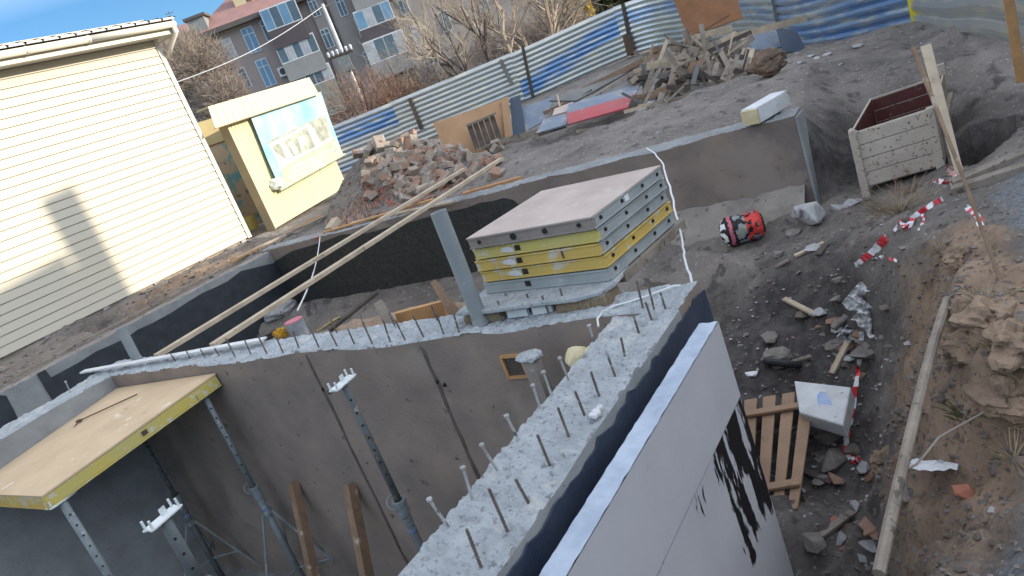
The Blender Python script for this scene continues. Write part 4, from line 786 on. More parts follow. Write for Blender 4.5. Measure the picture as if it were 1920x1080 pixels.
# painted wall glimpsed between the two
g0 = AZ(398, 470, 0); mw = thing('mural_wall', 'ochre wall with patchy green and blue painting between the cream building and kiosk', 'wall', (11.5, 16.2, 0))
mb = MB(); mb.box((9.6, 16.2, -.1), (14.5, 16.4, 2.15)); obj('wall_face', mb, Mt('mural', (.4, .3, .2), (.33, .26, .19), 1.1, .85, .1, 10, c3=(.12, .26, .27), c3s=2.1, c3t=.53, c4=(.1, .1, .09), c4s=3.4, c4t=.58), mw)
mb = MB(); mb.box((9.6, 16.15, 2.152), (14.5, 16.45, 2.75)); obj('upper_boards', mb, 'yellow_dusty' if 0 else Mt('ochre', (.36, .29, .15), (.3, .25, .13), 2, .85, .1, 20), mw)
c = AZ(474, 430, 0); t = thing('bucket', 'yellow bucket with a black inside, in the gap beside the cream building', 'bucket', c)
mb = MB(); mb.tube([c, c+V((0, 0, .34))], [.15, .19], 20); obj('bucket_body', mb, 'yellow_dusty', t, smooth=False); mb = MB(); mb.cyl(c+V((0, 0, .341)), c+V((0, 0, .344)), .178, n=20); obj('inside', mb, 'black', t); mb = MB(); mb.ring(c+V((0, 0, .34)), (0, 0, 1), .19, .008, 24); obj('rim', mb, 'yellow_paint', t)
# ------------------------------------------------------------------ corrugated fence
fpath = [V((17, 33, -.6)), V((23.0, 24, -.49)), V((27, 17.2, -.35)), V((29.6, 12.5, -.1)), V((28.0, 9.2, -.35)), V((24, 6.2, -.5)), V((19, 3.85, -.62)), V((15.3, 1.25, -.45))]
def smoothpath(P, st=.25):
    out = []
    for i in range(len(P)-1):
        p0, p1, p2, p3 = P[max(i-1, 0)], P[i], P[i+1], P[min(i+2, len(P)-1)]; n = max(1, int((p2-p1).length/st))
        for k in range(n):
            t = k/n; out.append(.5*((2*p1)+(p2-p0)*t+(2*p0-5*p1+4*p2-p3)*t*t+(3*p1-p0-3*p2+p3)*t**3))
    out.append(P[-1]); return out
def corr(path, h, seed, parent, nm, side=1, pitch=.2, tintf=None, dep=.06, z0f=None, mt='fence'):
    mb = MB(); n = int(h/pitch); prof = []
    for k in range(n):
        z = k*pitch; prof += [(z, 0), (z+pitch*.12, 0), (z+pitch*.26, dep), (z+pitch*.55, dep*1.15), (z+pitch*.9, dep*.9)]
    prof.append((h, 0)); K = len(prof); arc = 0; UV = []; T = []
    for i, p in enumerate(path):
        t = (path[min(i+1, len(path)-1)]-path[max(i-1, 0)]); t.z = 0; t.normalize(); nn = V((t.y, -t.x, 0))
        if nn.dot(C0-p) < 0: nn = -nn
        if i: arc += (p-path[i-1]).length
        for z, o_ in prof:
            wv = .03*noise.noise(V((arc*.5, z*.7, seed))); q = p+nn*(o_+wv)+V((0, 0, z)); mb.v.append(tuple(q)); UV.append((arc, z)); T.append(tintf(arc, z) if tintf else 0)
    for i in range(len(path)-1):
        for j in range(K-1): mb.f.append((i*K+j, (i+1)*K+j, (i+1)*K+j+1, i*K+j+1))
    o = obj(nm, mb, mt, parent); uvl = o.data.uv_layers.new(name='UVMap')
    for l in o.data.loops: uvl.data[l.index].uv = UV[l.vertex_index]
    at = o.data.attributes.new('tint', 'FLOAT', 'POINT'); at.data.foreach_set('value', T); return o
fc = thing('corrugated_fence', 'long fence of horizontal corrugated metal sheets, galvanised and blue, behind the debris', 'fence', (24, 15, -.5))
sp_ = smoothpath(fpath)
segs = []; L0 = 0; cuts = []
for a, b_, seed, tf in ((0, 54, 1, lambda s, z: max(.75*(1-abs(z-1.45)/.75), .5*(1-abs(z-.2)/.35))), (54, 76, 2, lambda s, z: .04), (76, 94, 3, lambda s, z: .95*(1-abs(z-.45-.19*s)/.62)), (94, 112, 4, lambda s, z: .5*(1-abs(z-1.5)/.8)), (112, 142, 6, lambda s, z: .12+.3*(1-abs(z-.9)/.6)), (142, 400, 5, lambda s, z: .62-.12*z)):
    sg = sp_[a:min(b_+1, len(sp_))]
    if len(sg) > 1: corr([p+V((0, 0, .02*seed % .05)) for p in sg], 2.04, seed, fc, 'sheet', tintf=tf)
def prj(p): q = M3.T @ np.array(p-C0); return 960+F_*q[0]/q[2]
print([(i, int(prj(sp_[i]))) for i in range(0, len(sp_), 8)])
def fpost(pxb, pyb, pxt, pyt, w, m, off=.15, near=None):
    # stands in front of the nearest fence point on that sight line
    best = None; d = ray(pxb, pyb); az = math.atan2(d.y, d.x)
    for p in sp_:
        e = abs(math.atan2(p.y, p.x)-az)
        if best is None or e < best[0]: best = (e, p)
    p = best[1]; hd = math.hypot(d.x, d.y); t = (math.hypot(p.x, p.y)-off)/hd; A = C0+d*t
    d2 = ray(pxt, pyt); B_ = C0+d2*(t*hd/math.hypot(d2.x, d2.y)); mb = MB(); mb.beam(A, B_, w, w*.8, up=(C0-A)); return obj('post', mb, m, fc)
for a in ((790, 242, 767, 184, .16, 'wood_dark'), (960, 158, 938, 112, .16, 'slate'), (1002, 195, 980, 88, .13, 'wood_dark'), (1186, 104, 1167, 6, .14, 'wood_dark'), (1183, 102, 1174, 66, .32, 'rust'), (1003, 194, 986, 110, .05, 'rust'), (1465, 48, 1452, -12, .22, 'slate')): fpost(*a)
mb = MB(); 
f2 = thing('corrugated_fence', 'weathered greenish corrugated fence running out of the picture at the top right', 'fence', (12, .6, -.4))
corr(smoothpath([V((15.3, 1.25, -.45)), V((12.2, .55, -.3)), V((9.9, .12, -.12)), V((8.2, -.5, -.2)), V((6, -1.4, -.2))], .2), 2.0, 9, f2, 'sheet', tintf=lambda s, z: .18, pitch=.25)
mb = MB(); a = AZ(1843, 48, -.2); b_ = a+V((.05, .02, 1.2)); mb.beam(a, b_, .09, .07); obj('post', mb, 'rust', f2)
b0 = AZ(1912, 134, -.25); mb = MB(); mb.beam(b0-V((0, 0, .1)), b0+V((.0, 0, 1.5)), .085, .07); solo('wooden_post', mb, 'wood_orange', 'orange brown wooden post standing at the right edge of the picture', 'post', bevel=.004)
b0 = AZ(1733, 47, -.42); t = thing('corner_post', 'bright yellow painted post at the far corner of the fences', 'post', b0)
mb = MB(); mb.prism([b0+V((-.0, .18, 0)), b0+V((-.05, .02, 0)), b0+V((.0, -.13, 0)), b0+V((.15, -.1, 0)), b0+V((.12, .18, 0))], (0, 0, 1.9)); obj('shaft', mb, 'yellow_post', t); mb = MB(); mb.beam(b0+V((-.07, .0, 0)), b0+V((-.07, 0, 1.9)), .02, .02); obj('weld', mb, 'slate', t)
# ------------------------------------------------------------------ sheets and boards standing before the fence
def sheet(pts, m, lab, nm, cat, th=.02, group=None, parent=None):
    c = [AD(*p) if len(p) == 3 else p for p in pts]; mb = MB(); mb.prism(c, (c[0]-C0).normalized()*th) if len(c) != 4 else mb.plate(c, th)
    return solo(nm, mb, m, lab, cat, group) if not parent else obj(nm, mb, m, parent)
sheet([(1254, -22, 17.4), (1372, -40, 17.2), (1393, 34, 16.6), (1290, 69, 16.8)], 'ply_brown', 'large rusty brown plywood sheet leaning on the fence above the debris', 'plywood_sheet', 'plywood')
sheet([(812, 232, 15), (950, 183, 15), (958, 265, 14.6), (850, 318, 14.6)], 'ply_orange', 'weathered orange plywood sheet standing behind the brick heap', 'plywood_sheet', 'plywood', .03)
sheet([(940, 186, 14.9), (953, 181, 14.9), (961, 264, 14.5), (948, 270, 14.5)], 'ply_orange', 'narrow light plywood strip at the right side of the orange sheet', 'plywood_strip', 'plywood', .03)
gt_ = thing('slatted_hatch', 'dark slatted wooden hatch leaning against the orange plywood', 'hatch', AD(915, 262, 14.2))
for k in range(5):
    a0 = k/5; sheet([(876+a0*52, 238-a0*23, 14.4), (876+(a0+.17)*52, 238-(a0+.17)*23, 14.4), (891+(a0+.17)*52, 281-(a0+.17)*21, 14.2), (891+a0*52, 281-a0*21, 14.2)], 'wood_dark', '', 'slat', '', .03, parent=gt_)
for a, b_ in (((874, 236, 14.3), (930, 212, 14.3)), ((893, 281, 14.1), (948, 260, 14.1))): mb = MB(); mb.beam(AD(*a), AD(*b_), .04, .04); obj('rail', mb, 'wood_old', gt_)
sheet([(956, 185, 15), (975, 178, 15), (986, 248, 14.6), (962, 256, 14.6)], 'dark_panel', 'dark blue sheet standing beside the orange plywood', 'metal_sheet', 'sheet')
sheet([(972, 204, 15), (1042, 180, 15), (1020, 228, 14.6), (990, 244, 14.6)], 'blue_board', 'pale blue grey sheet leaning left of the debris pile', 'metal_sheet', 'sheet')
sheet([(1398, 65, 16), (1455, 52, 16), (1466, 88, 15.6), (1400, 105, 15.6)], 'blue_board', 'dull blue panel behind the boulder at the foot of the fence', 'metal_sheet', 'sheet')
sheet([(1454, 50, 15.6), (1496, 62, 15.4), (1513, 98, 15), (1468, 98, 15)], 'dark_panel', 'dark slate coloured panel leaning on the fence right of the debris', 'metal_sheet', 'sheet')
# ------------------------------------------------------------------ timber debris
DG = 'timber debris heaped in front of the fence'
def dpl(a, b_, w, m, lab, t=.035, w1=None, tilt=None): return plank(AD(*a), AD(*b_), w, t, m, lab, DG, up=tilt or (C0-AD(*a)).normalized(), nm='debris_plank', bev=0, w1=w1)
def dsheet(pts, m, lab, th=.03): return sheet(pts, m, lab, 'debris_board', 'board', th, DG)
d1 = 13.3
dsheet([(1062, 214, 12.3), (1190, 178, 12.3), (1176, 203, 11.9), (1066, 234, 12.0)], 'red_board', 'board with a bright red face at the front edge of the debris')
dsheet([(1066, 197, 12.8), (1200, 158, 12.9), (1191, 180, 12.4), (1062, 216, 12.5)], 'blue_board', 'dull blue board right above the red one')
dsheet([(1020, 225, 12.6), (1062, 214, 12.6), (1064, 234, 12.2), (1006, 251, 12.2)], 'blue_board', 'small blue board left of the red one')
dsheet([(1096, 188, 13.0), (1236, 105, 14.8), (1284, 84, 15), (1200, 158, 13.2)], 'slate', 'large grey corrugated slab in the middle of the debris')
dsheet([(1198, 160, 13), (1275, 84, 14.9), (1262, 128, 13.6), (1203, 158, 12.9)], 'slate', 'grey slab end hanging over at the right of the large one', .05)
dsheet([(1030, 190, 13.2), (1130, 150, 14.2), (1180, 135, 14.4), (1080, 190, 13.2)], 'slate', 'grey slab lying behind the blue board')
dsheet([(1040, 205, 13.0), (1075, 192, 13.0), (1070, 208, 12.7), (1036, 218, 12.7)], 'ply_grey', 'small brown board beside the blue one')
PLK = [((1182, 155, 12.6), (1250, 97, 14), .09, 'wood_old', 'long grey plank sloping over the large slab'), ((1280, 180, 12.2), (1352, 122, 12.9), .3, 'wood_old', 'broad pale grey plank in the middle of the debris'),
       ((1390, 155, 12.4), (1408, 92, 13), .14, 'wood_pale', 'upright pale plank near the right end of the debris'), ((1352, 98, 13), (1380, 150, 12.4), .09, 'wood_old', 'grey batten leaning beside the upright pale plank'),
       ((1270, 130, 13), (1292, 158, 12.5), .08, 'wood_pale', 'short pale batten above the broad grey plank'), ((1235, 202, 12), (1248, 158, 12.4), .12, 'wood_old', 'short thick board standing at the front of the debris'),
       ((1190, 218, 12), (1228, 184, 12.3), .07, 'white_dirty', 'whitish splintered branch at the front of the debris'), ((1235, 200, 12.1), (1285, 185, 12.2), .08, 'wood_old', 'grey batten lying in front of the debris'),
       ((1300, 200, 12), (1364, 167, 12.2), .1, 'wood_old', 'grey brown log at the foot of the debris'), ((1350, 185, 12), (1408, 165, 12.1), .08, 'wood_dark', 'dark stick at the foot of the debris'),
       ((1372, 70, 14), (1512, 34, 14.6), .13, 'wood_pale', 'long pale beam lying over the debris towards the dark panel'), ((1282, 78, 14), (1372, 52, 14.2), .14, 'wood_pale', 'pale beam on top of the debris under the brown plywood'),
       ((1276, 82, 14), (1366, 30, 14.6), .03, 'rust', 'thin brown lath across the brown plywood'), ((1376, 118, 13), (1428, 116, 12.9), .09, 'white_dirty', 'upper whitish batten at the right of the debris'),
       ((1372, 127, 12.9), (1428, 126, 12.8), .1, 'white_dirty', 'lower whitish batten at the right of the debris'), ((1262, 88, 13.6), (1310, 98, 13.2), .16, 'wood_old', 'short grey board at the top of the debris'),
       ((1308, 92, 13.6), (1352, 82, 13.5), .14, 'wood_pale', 'weathered beam end near the top of the debris'), ((1290, 140, 12.8), (1330, 100, 13.2), .1, 'wood_brown', 'reddish brown plank slanting in the debris'),
       ((1140, 240, 12.2), (1080, 246, 12.2), .06, 'wood_pale', 'pale stick on the ground before the red board'), ((1010, 253, 12.2), (1060, 236, 12.3), .06, 'wood_dark', 'dark stick under the small blue board'),
       ((1050, 200, 13), (1045, 178, 13.2), .03, 'wood_pale', 'thin upright stick at the left of the debris'), ((1000, 260, 12.6), (1036, 208, 13.4), .07, 'wood_old', 'grey batten leaning at the left end of the debris'),
       ((1020, 212, 13.6), (1165, 150, 15), .07, 'wood_brown', 'long brown plank behind the slabs'), ((1050, 190, 14), (1200, 118, 15.6), .08, 'wood_brown', 'long brown plank along the foot of the fence'),
       ((1130, 160, 15), (1240, 105, 16), .09, 'wood_old', 'grey plank along the foot of the fence'), ((940, 265, 13.6), (1030, 240, 13), .09, 'wood_old', 'grey plank between the orange plywood and the debris'),
       ((1372, 98, 13.4), (1412, 70, 13.8), .12, 'wood_old', 'grey board at the upper right of the debris'), ((1330, 160, 12.3), (1345, 118, 12.7), .08, 'wood_old', 'grey batten right of the broad plank'),
       ((1356, 152, 12.3), (1366, 130, 12.6), .13, 'wood_old', 'short block in the hollow of the debris'), ((1520, 92, 14), (1602, 98, 13.4), .04, 'wood_pale', 'thin pale lath on the ground right of the dark panel'),
       ((1455, 148, 12.4), (1500, 128, 12.8), .06, 'wood_orange', 'orange stick on the ground right of the boulder'), ((1262, 150, 12.6), (1246, 186, 12.1), .06, 'wood_dark', 'dark short stick in front of the slab edge'),
       ((1408, 60, 14), (1330, 96, 13.2), .08, 'wood_dark', 'dark beam on the top right of the debris'), ((1215, 182, 12.2), (1268, 160, 12.3), .12, 'wood_brown', 'brown board under the edge of the large slab')]
PLK += [((1075, 178, 13.6), (1250, 92, 15), .1, 'wood_brown', 'long brown plank lying on the large grey slab, upper one'), ((1120, 182, 13), (1215, 118, 14), .08, 'wood_old', 'weathered plank crossing the large grey slab near its middle'),
        ((1040, 214, 12.9), (1110, 170, 13.6), .06, 'wood_dark', 'dark batten crossing the left slab'), ((1230, 172, 12.3), (1335, 118, 12.9), .09, 'wood_old', 'long grey plank climbing across the middle of the debris'),
        ((1250, 196, 12), (1400, 150, 12.2), .08, 'wood_brown', 'long brown plank along the front foot of the debris'), ((1215, 150, 12.9), (1380, 62, 13.9), .09, 'wood_pale', 'long pale plank over the top of the debris')]
for a, b_, w, m, lab in PLK: dpl(a, b_, w, m, lab)
rnd = random.Random(5)
for k in range(95):
    px_ = rnd.uniform(1205, 1432); u_ = (px_-1205)/227; top_ = 118-42*math.sin(math.pi*min(1, u_*.95+.12))+30*max(0, u_-.75)*4*.5; bot_ = 202-u_*62; w_ = rnd.random(); py_ = bot_+(top_-bot_)*w_; dd = 11.9+w_*1.6; an = rnd.choice([rnd.gauss(.45, .35), rnd.gauss(.2, .4), rnd.gauss(-.9, .35), rnd.gauss(1.2, .25)]); L_ = rnd.uniform(35, 95)
    dpl((px_-L_/2*math.cos(an), py_+L_/2*math.sin(an), dd+.0), (px_+L_/2*math.cos(an), py_-L_/2*math.sin(an), dd+rnd.uniform(-.1, .45)), rnd.uniform(.03, .09), rnd.choice(['wood_old', 'wood_old', 'wood_old', 'wood_dark', 'wood_pale', 'wood_brown', 'slate']), 'broken piece of grey or brown timber jumbled in the debris')
mb = MB(); c = AD(1318, 138, 13.6); mb.rock(c+V((.5, 0, -.3)), .95, 6, 3, (1.3, 1.3, .6), .4); solo('debris_core', mb, 'wood_dark', 'dark mass of rotten wood underneath the jumbled timber', 'debris')
mb = MB(); c = AZ(1446, 138, 0); mb.rock(c+V((0, 0, .16)), .21, 8, 4, (1, 1.15, .85), .5); solo('boulder', mb, Mt('clod', (.2, .13, .09), (.13, .1, .08), 5, .95, 1, 20, c3=(.3, .12, .1), c3s=4, c3t=.66), 'reddish brown boulder of earth at the right end of the debris', 'boulder')
for i, (px_, py_, r_) in enumerate([(1520, 105, .1), (1532, 110, .1), (1548, 104, .12), (1500, 118, .08), (1605, 88, .14), (1576, 122, .06), (1495, 100, .07)]):
    mb = MB(); c = AG(px_, py_); mb.stone(c+V((0, 0, r_*.1)), r_*.8, i+20, (1.5, 1, .3), 12); solo('rock', mb, 'stone_pale', ('flat pale slab nearest the dark panel', 'second pale slab from the dark panel', 'largest of the pale slabs near the dark panel', 'small pale slab left of the others, close to the boulder', 'pale grey slab farthest right, under the blue fence', 'small stone below the thin lath', 'smallest stone touching the dark panel')[i], 'rock')
# ------------------------------------------------------------------ brick heap
bk_ = MB(); bk_.box((-.125, -.06, -.0325), (.125, .06, .0325)); import bmesh
BR = obj('brick', bk_, 'brick', origin=(0, 0, 0), bevel=.008); BR2 = obj('brick', bk_, 'brick_dusty', origin=(0, 0, 0), bevel=.008)
BL = 'old mortar stained brick tumbled on the heap beside the kiosk'
tag(BR, BL, 'brick', 'bricks of the heap'); tag(BR2, BL, 'brick', 'bricks of the heap')
rnd = random.Random(11); first = {0: BR, 1: BR2}; cnt = 0
def heapz(x, y): return gz(x, y)
cc = AG(840, 300)
for k in range(260):
    if k < 150: px_, py_ = rnd.gauss(815, 42), rnd.gauss(290, 30); px_, py_ = px_, py_
    else: px_, py_ = rnd.uniform(690, 940), rnd.uniform(270, 390)
    if py_ < 236+max(0, px_-800)*.28 or py_ > 395-(px_-650)*.2: continue
    p = AG(px_, py_)
    if p.x > 14 or p.x < 8.3: continue
    lift = rnd.random()*(.1 if k < 150 else .04)
    idx = 1 if rnd.random() < .55 else 0; o = first.get(idx) if first.get(idx) else (BR if idx == 0 else BR2).copy()
    if first.get(idx): first[idx] = None
    else: COL.objects.link(o)
    s_ = rnd.uniform(1.1, 1.7); o.location = p+V((0, 0, .03+lift)); o.rotation_euler = (rnd.gauss(0, .5), rnd.gauss(0, .5), rnd.uniform(0, 6.28)); o.scale = (s_*rnd.uniform(.5, 1.1), s_, s_*rnd.uniform(.9, 1.5)); cnt += 1
print('bricks', cnt)
rb = MB(); rr = MB()
for k in range(2600):
    px_, py_ = rnd.gauss(745, 62), rnd.gauss(335, 38)
    if py_ > 440-(px_-600)*.28 or px_ < 610: continue
    p = AG(px_, py_)
    if p.x > 14 or p.x < 8.2: continue
    red = rnd.random() < (.6 if py_ > 345 and px_ > 680 else .08); (rr if red else rb).stone(p+V((0, 0, .005)), rnd.uniform(.012, .036)*(1.4 if red else 1), k, (1.3, 1, .7), 9)
tag(obj('gravel_heap', rb, 'gravel', origin=(0, 0, 0)), 'grey gravel and crumbs covering the left side of the brick heap', 'gravel', kind='stuff'); tag(obj('brick_rubble', rr, 'red_chip', origin=(0, 0, 0)), 'crushed red brick rubble at the foot of the brick heap', 'rubble', kind='stuff')
mb = MB()
for k in range(420):
    px_ = rnd.uniform(615, 735); py_ = 425-(px_-615)*.95+rnd.uniform(-6, 55); p = AG(px_, py_)
    if p.x > 14: continue
    d_ = V((.5, .5, .25*rnd.random()))*rnd.uniform(.15, .6); mb.tube([p+V((0, 0, .02)), p+d_*.5+V((0, 0, .05)), p+d_+V((rnd.uniform(-.05, .05), rnd.uniform(-.05, .05), 0))], rnd.uniform(.004, .009), 3, False)
tag(obj('dry_brushwood', mb, 'twig_red', origin=(0, 0, 0)), 'dry reddish twigs lying on the left flank of the brick heap', 'brushwood', kind='stuff')
c = AG(778, 366); mb = MB(); mb.cyl(c+V((-.1, .14, .07)), c+V((.25, -.3, .07)), .055, n=14); solo('pipe_piece', mb, 'wood_pale', 'short pale cylinder lying at the foot of the brick heap under the planks', 'pipe')
# ------------------------------------------------------------------ cart
ct = thing('tipping_cart', 'dented off white metal cart body with a dark red inside, sunk in the ground', 'cart', (8.2, .95, -.9))
A_ = V((7.52, 1.32, -.9)); Bq = V((7.60, .60, -.85)); cl = 1.45; cu = V((.995, -.02, .0)); H_ = .66
sx = (Bq-A_).normalized()
def CP(a, w, h): return A_+sx*w+cu*a+V((0, 0, h))
Wd = (Bq-A_).length
def cbox(mb, a0, a1, w0, w1, h0, h1): mb.box8([CP(a0, w0, h0), CP(a0, w1, h0), CP(a1, w1, h0), CP(a1, w0, h0), CP(a0, w0, h1), CP(a0, w1, h1), CP(a1, w1, h1), CP(a1, w0, h1)])
mb = MB()
for k in range(4): z0 = .1+k*.138; cbox(mb, -.012, .0, .05, Wd-.05, z0+.006, z0+.132); cbox(mb, 0, .012, .05, Wd-.05, z0-.006, z0+.14)
obj('front_panel', mb, 'cart_paint', ct, bevel=.004)
for w0 in (0, Wd-.07): mb = MB(); cbox(mb, -.03, .05, w0, w0+.07, -.05, H_); obj('corner_post', mb, 'cart_paint', ct, bevel=.006)
for w0, w1 in ((.0, .02), (Wd-.02, Wd)): mb = MB(); cbox(mb, .051, cl, w0, w1, .1, H_-.01); obj('side_panel', mb, 'cart_paint', ct, bevel=.003)
for w0, w1 in ((.021, .024), (Wd-.024, Wd-.021)): mb = MB(); cbox(mb, .013, cl-.02, w0, w1, .12, H_-.02); obj('side_lining', mb, 'cart_red', ct)
mb = MB()
for k in range(4): z0 = .1+k*.138; cbox(mb, cl, cl+.015, .0, Wd, z0, z0+.137); 
obj('back_panel', mb, 'cart_paint', ct, bevel=.003)
mb = MB(); 
for k in range(4): z0 = .12+k*.13; cbox(mb, cl-.006, cl-.001, .025, Wd-.025, z0, z0+.12)
obj('back_lining', mb, 'cart_red', ct, bevel=.003)
mb = MB(); cbox(mb, .0, cl, .02, Wd-.02, .1, .115); obj('bed', mb, 'cart_red', ct)
mb = MB(); cbox(mb, cl-.02, cl+.04, Wd-.1, Wd+.02, H_-.02, H_+.1); cbox(mb, .2, cl, Wd+.001, Wd+.05, H_-.28, H_-.22); cbox(mb, .25, .33, Wd+.002, Wd+.06, .0, H_+.06); obj('hinge_frame', mb, 'cart_paint', ct, bevel=.004)
mb = MB(); mb.rock(CP(.0, .03, H_+.005), .04, 4, 1); obj('knob', mb, 'cart_paint', ct)
mb = MB(); cbox(mb, .1, 1.2, .15, .2, -.04, .099); cbox(mb, .1, 1.2, Wd-.2, Wd-.15, -.04, .099); obj('chassis', mb, 'rust', ct)
mb = MB(); a = AZ(1800, 325, -.62); b_ = AX(1736, 86, 8.0); mb.beam(a-V((0, 0, .05)), b_, .06, .03, up=(C0-a).normalized(), w1=.09); solo('plank', mb, 'wood_pale', 'pale weathered board leaning out of the right side of the cart', 'plank', bevel=.003)
a = AZ(1876, 514, -.36); b_ = AX(1712, 90, 5.3); mb = MB(); mb.tube([a-V((0, 0, .08)), a.lerp(b_, .35), a.lerp(b_, .62), b_], [.010, .010, .011, .017], 7); solo('rusty_stake', mb, 'wood_brown', 'long rusty stake leaning across the cart, driven into the gravel', 'stake')
for i, (q0, q1, w) in enumerate((((1788, 352, -.6), (1935, 292, -.5), .12), ((1786, 366, -.58), (1935, 318, -.5), .1))):
    mb = MB(); mb.beam(AZ(*q0)+V((0, 0, .03)), AZ(*q1)+V((0, 0, .03)), w, .07); solo('plank', mb, 'wood_old', ('upper', 'lower')[i]+' one of two thick grey planks on the ground right of the cart', 'plank', 'thick planks right of the cart', bevel=.006)
# hazard tape
def tape(P, lab, w=.03, rep=.16, tw=.9, seed=0, label_group='pieces of red and white hazard tape'):
    Q = [];
    for a, b_ in zip(P, P[1:]):
        for k in range(6): Q.append(a.lerp(b_, k/6)+V([random.uniform(-.006, .006) for _ in range(3)]))
    Q.append(P[-1]); mb = MB(); UV = []; arc = 0
    for i, p in enumerate(Q):
        t = (Q[min(i+1, len(Q)-1)]-Q[max(i-1, 0)]).normalized(); s_ = t.cross((C0-p).normalized()).normalized(); th = noise.noise(V((i*.35, seed, 0)))*tw*2; s_ = s_*math.cos(th)+t.cross(s_)*math.sin(th)
        if i: arc += (p-Q[i-1]).length
        mb.v += [tuple(p-s_*w/2), tuple(p+s_*w/2)]; UV += [(arc/rep, 0), (arc/rep, 1)]
    mb.f = [(2*i, 2*i+1, 2*i+3, 2*i+2) for i in range(len(Q)-1)]
    o = solo('hazard_tape', mb, 'tape', lab, 'tape', label_group); uvl = o.data.uv_layers.new(name='UVMap')
    for l in o.data.loops: uvl.data[l.index].uv = UV[l.vertex_index]
    return o
def GP(px_, py_, up_=.02): p = AG(px_, py_); d = (C0-p).normalized(); return p+d*up_
tape([GP(1740, 345), GP(1760, 340, .06), GP(1784, 345, .05), GP(1790, 330, .08), GP(1778, 310, .1), GP(1788, 338, .06)], 'crumpled red and white tape at the foot of the planks right of the cart', .05, .1, 2)
tape([GP(1678, 436), GP(1690, 415, .05), GP(1700, 430, .05), GP(1715, 405, .06), GP(1740, 388, .06), GP(1768, 373, .04)], 'hazard tape tied in the dry weeds in front of the cart', .045, .14, 1.5, 2)
tape([GP(1730, 400, .05), GP(1732, 418, .04), GP(1722, 432, .03)], 'short tape end hanging below the weeds', .02, .1, 1, 3)
tape([GP(1605, 500, .03), GP(1622, 486, .05), GP(1640, 470, .05), GP(1655, 452, .06), GP(1662, 446, .04)], 'wide piece of tape fluttering on the dark slope', .06, .22, .3, 4)
tape([GP(1650, 480, .03), GP(1665, 484, .03), GP(1682, 490, .03)], 'narrow whitish tape end on the dark slope', .02, .4, .5, 5)
tape([AD(1812, 388, 4.6), AD(1830, 400, 4.45), AD(1842, 430, 4.3), AD(1852, 458, 4.25)], 'tape wound around the rusty stake', .035, .09, .8, 6)
tape([AD(1874, 505, 4.1), AD(1890, 511, 4.05), AD(1930, 514, 3.9)], 'tape running from the foot of the rusty stake to the right edge', .04, .2, .3, 7)
tape([GP(1617, 622, .05), GP(1612, 660, .05), GP(1608, 700, .08), GP(1600, 760, .1), GP(1592, 800, .08), GP(1584, 845, .04), GP(1594, 860, .03)], 'long hanging tape above the white box in the pit', .035, .2, .8, 8)
tape([GP(1594, 860, .03), GP(1606, 850, .04), GP(1610, 862, .05), GP(1600, 866, .03), GP(1604, 838, .03)], 'knotted end of the long tape beside the bank foot', .04, .08, 2, 9)
# striped bag, concrete chunk, beam on the passage floor
c = AG(1398, 452); t = thing('striped_bag', 'shiny black bag with red, white and green bands lying by the far pit wall', 'bag', c)
d_ = V((.34, -.94, 0)).normalized()
side = d_.cross(V((0, 0, 1))); upv = V((0, 0, 1)); nu_, nv_ = 44, 56
def bagpt(u, v):
    a0 = -.215+.43*u; e = abs(2*u-1); rr_ = .16*(1-max(0, e-.62)**2*3.2)+.02*noise.noise(V((u*3, math.cos(v*6.28)*1.5, math.sin(v*6.28)*1.5)))+.009*noise.noise(V((u*11, math.cos(v*6.28)*5, math.sin(v*6.28)*5)))+(.006 if abs(u-.17) < .02 else 0)
    th = v*2*math.pi; return c+V((0, 0, .14))+d_*a0+(side*math.cos(th)+upv*.92*math.sin(th))*rr_
mb = MB(); mb.grid(bagpt, nu_, nv_); mb.add([bagpt(1, k/20) for k in range(20)], [tuple(range(20))]); mb.add([bagpt(0, k/20) for k in range(20)], [tuple(range(20))[::-1]])
o = obj('bag_body', mb, ['black', 'white_plastic', 'pink_plastic', 'banner_dark', 'red_plastic', 'blue_board'], t, smooth=True)
for p in o.data.polygons:
    k = p.index
    if k < nu_*nv_:
        u, v = (k//nv_)/nu_, (k % nv_)/nv_; w = u+.05*noise.noise(V((math.cos(v*6.28)*3, math.sin(v*6.28)*3, 2))); q = noise.noise(V((u*7, math.cos(v*6.28)*2.2, math.sin(v*6.28)*2.2+3)))
        p.material_index = 1 if (w < .12 and q > .02) else 2 if .2 < w < .28 else 0 if w < .34 else (3 if q > .05 else 5 if q > -.12 else 0) if w < .58 else (4 if q > .0 else 0 if q > -.25 else 5) if w < .86 else (0 if w > .95 else 4)
c = AG(1522, 415); mb = MB(); mb.stone(c+V((0, 0, .09)), .19, 11, (1.25, .8, .7), 24); mb.stone(c+V((.1, -.23, .04)), .12, 14, (1.1, .8, .6), 18); mb.stone(c+V((-.08, .1, .15)), .09, 15, (1.1, .8, .7), 15); solo('concrete_chunk', mb, 'stone_pale', 'rough pale concrete chunk on the ground between the bag and the cart', 'chunk', bevel=.008)
mb = MB(); mb.beam(AG(1228, 462)+V((0, 0, .05)), AG(1352, 432)+V((0, 0, .03)), .09, .05); solo('plank', mb, 'wood_old', 'grey brown plank on the ground between the formwork stack and the striped bag', 'plank', bevel=.003)
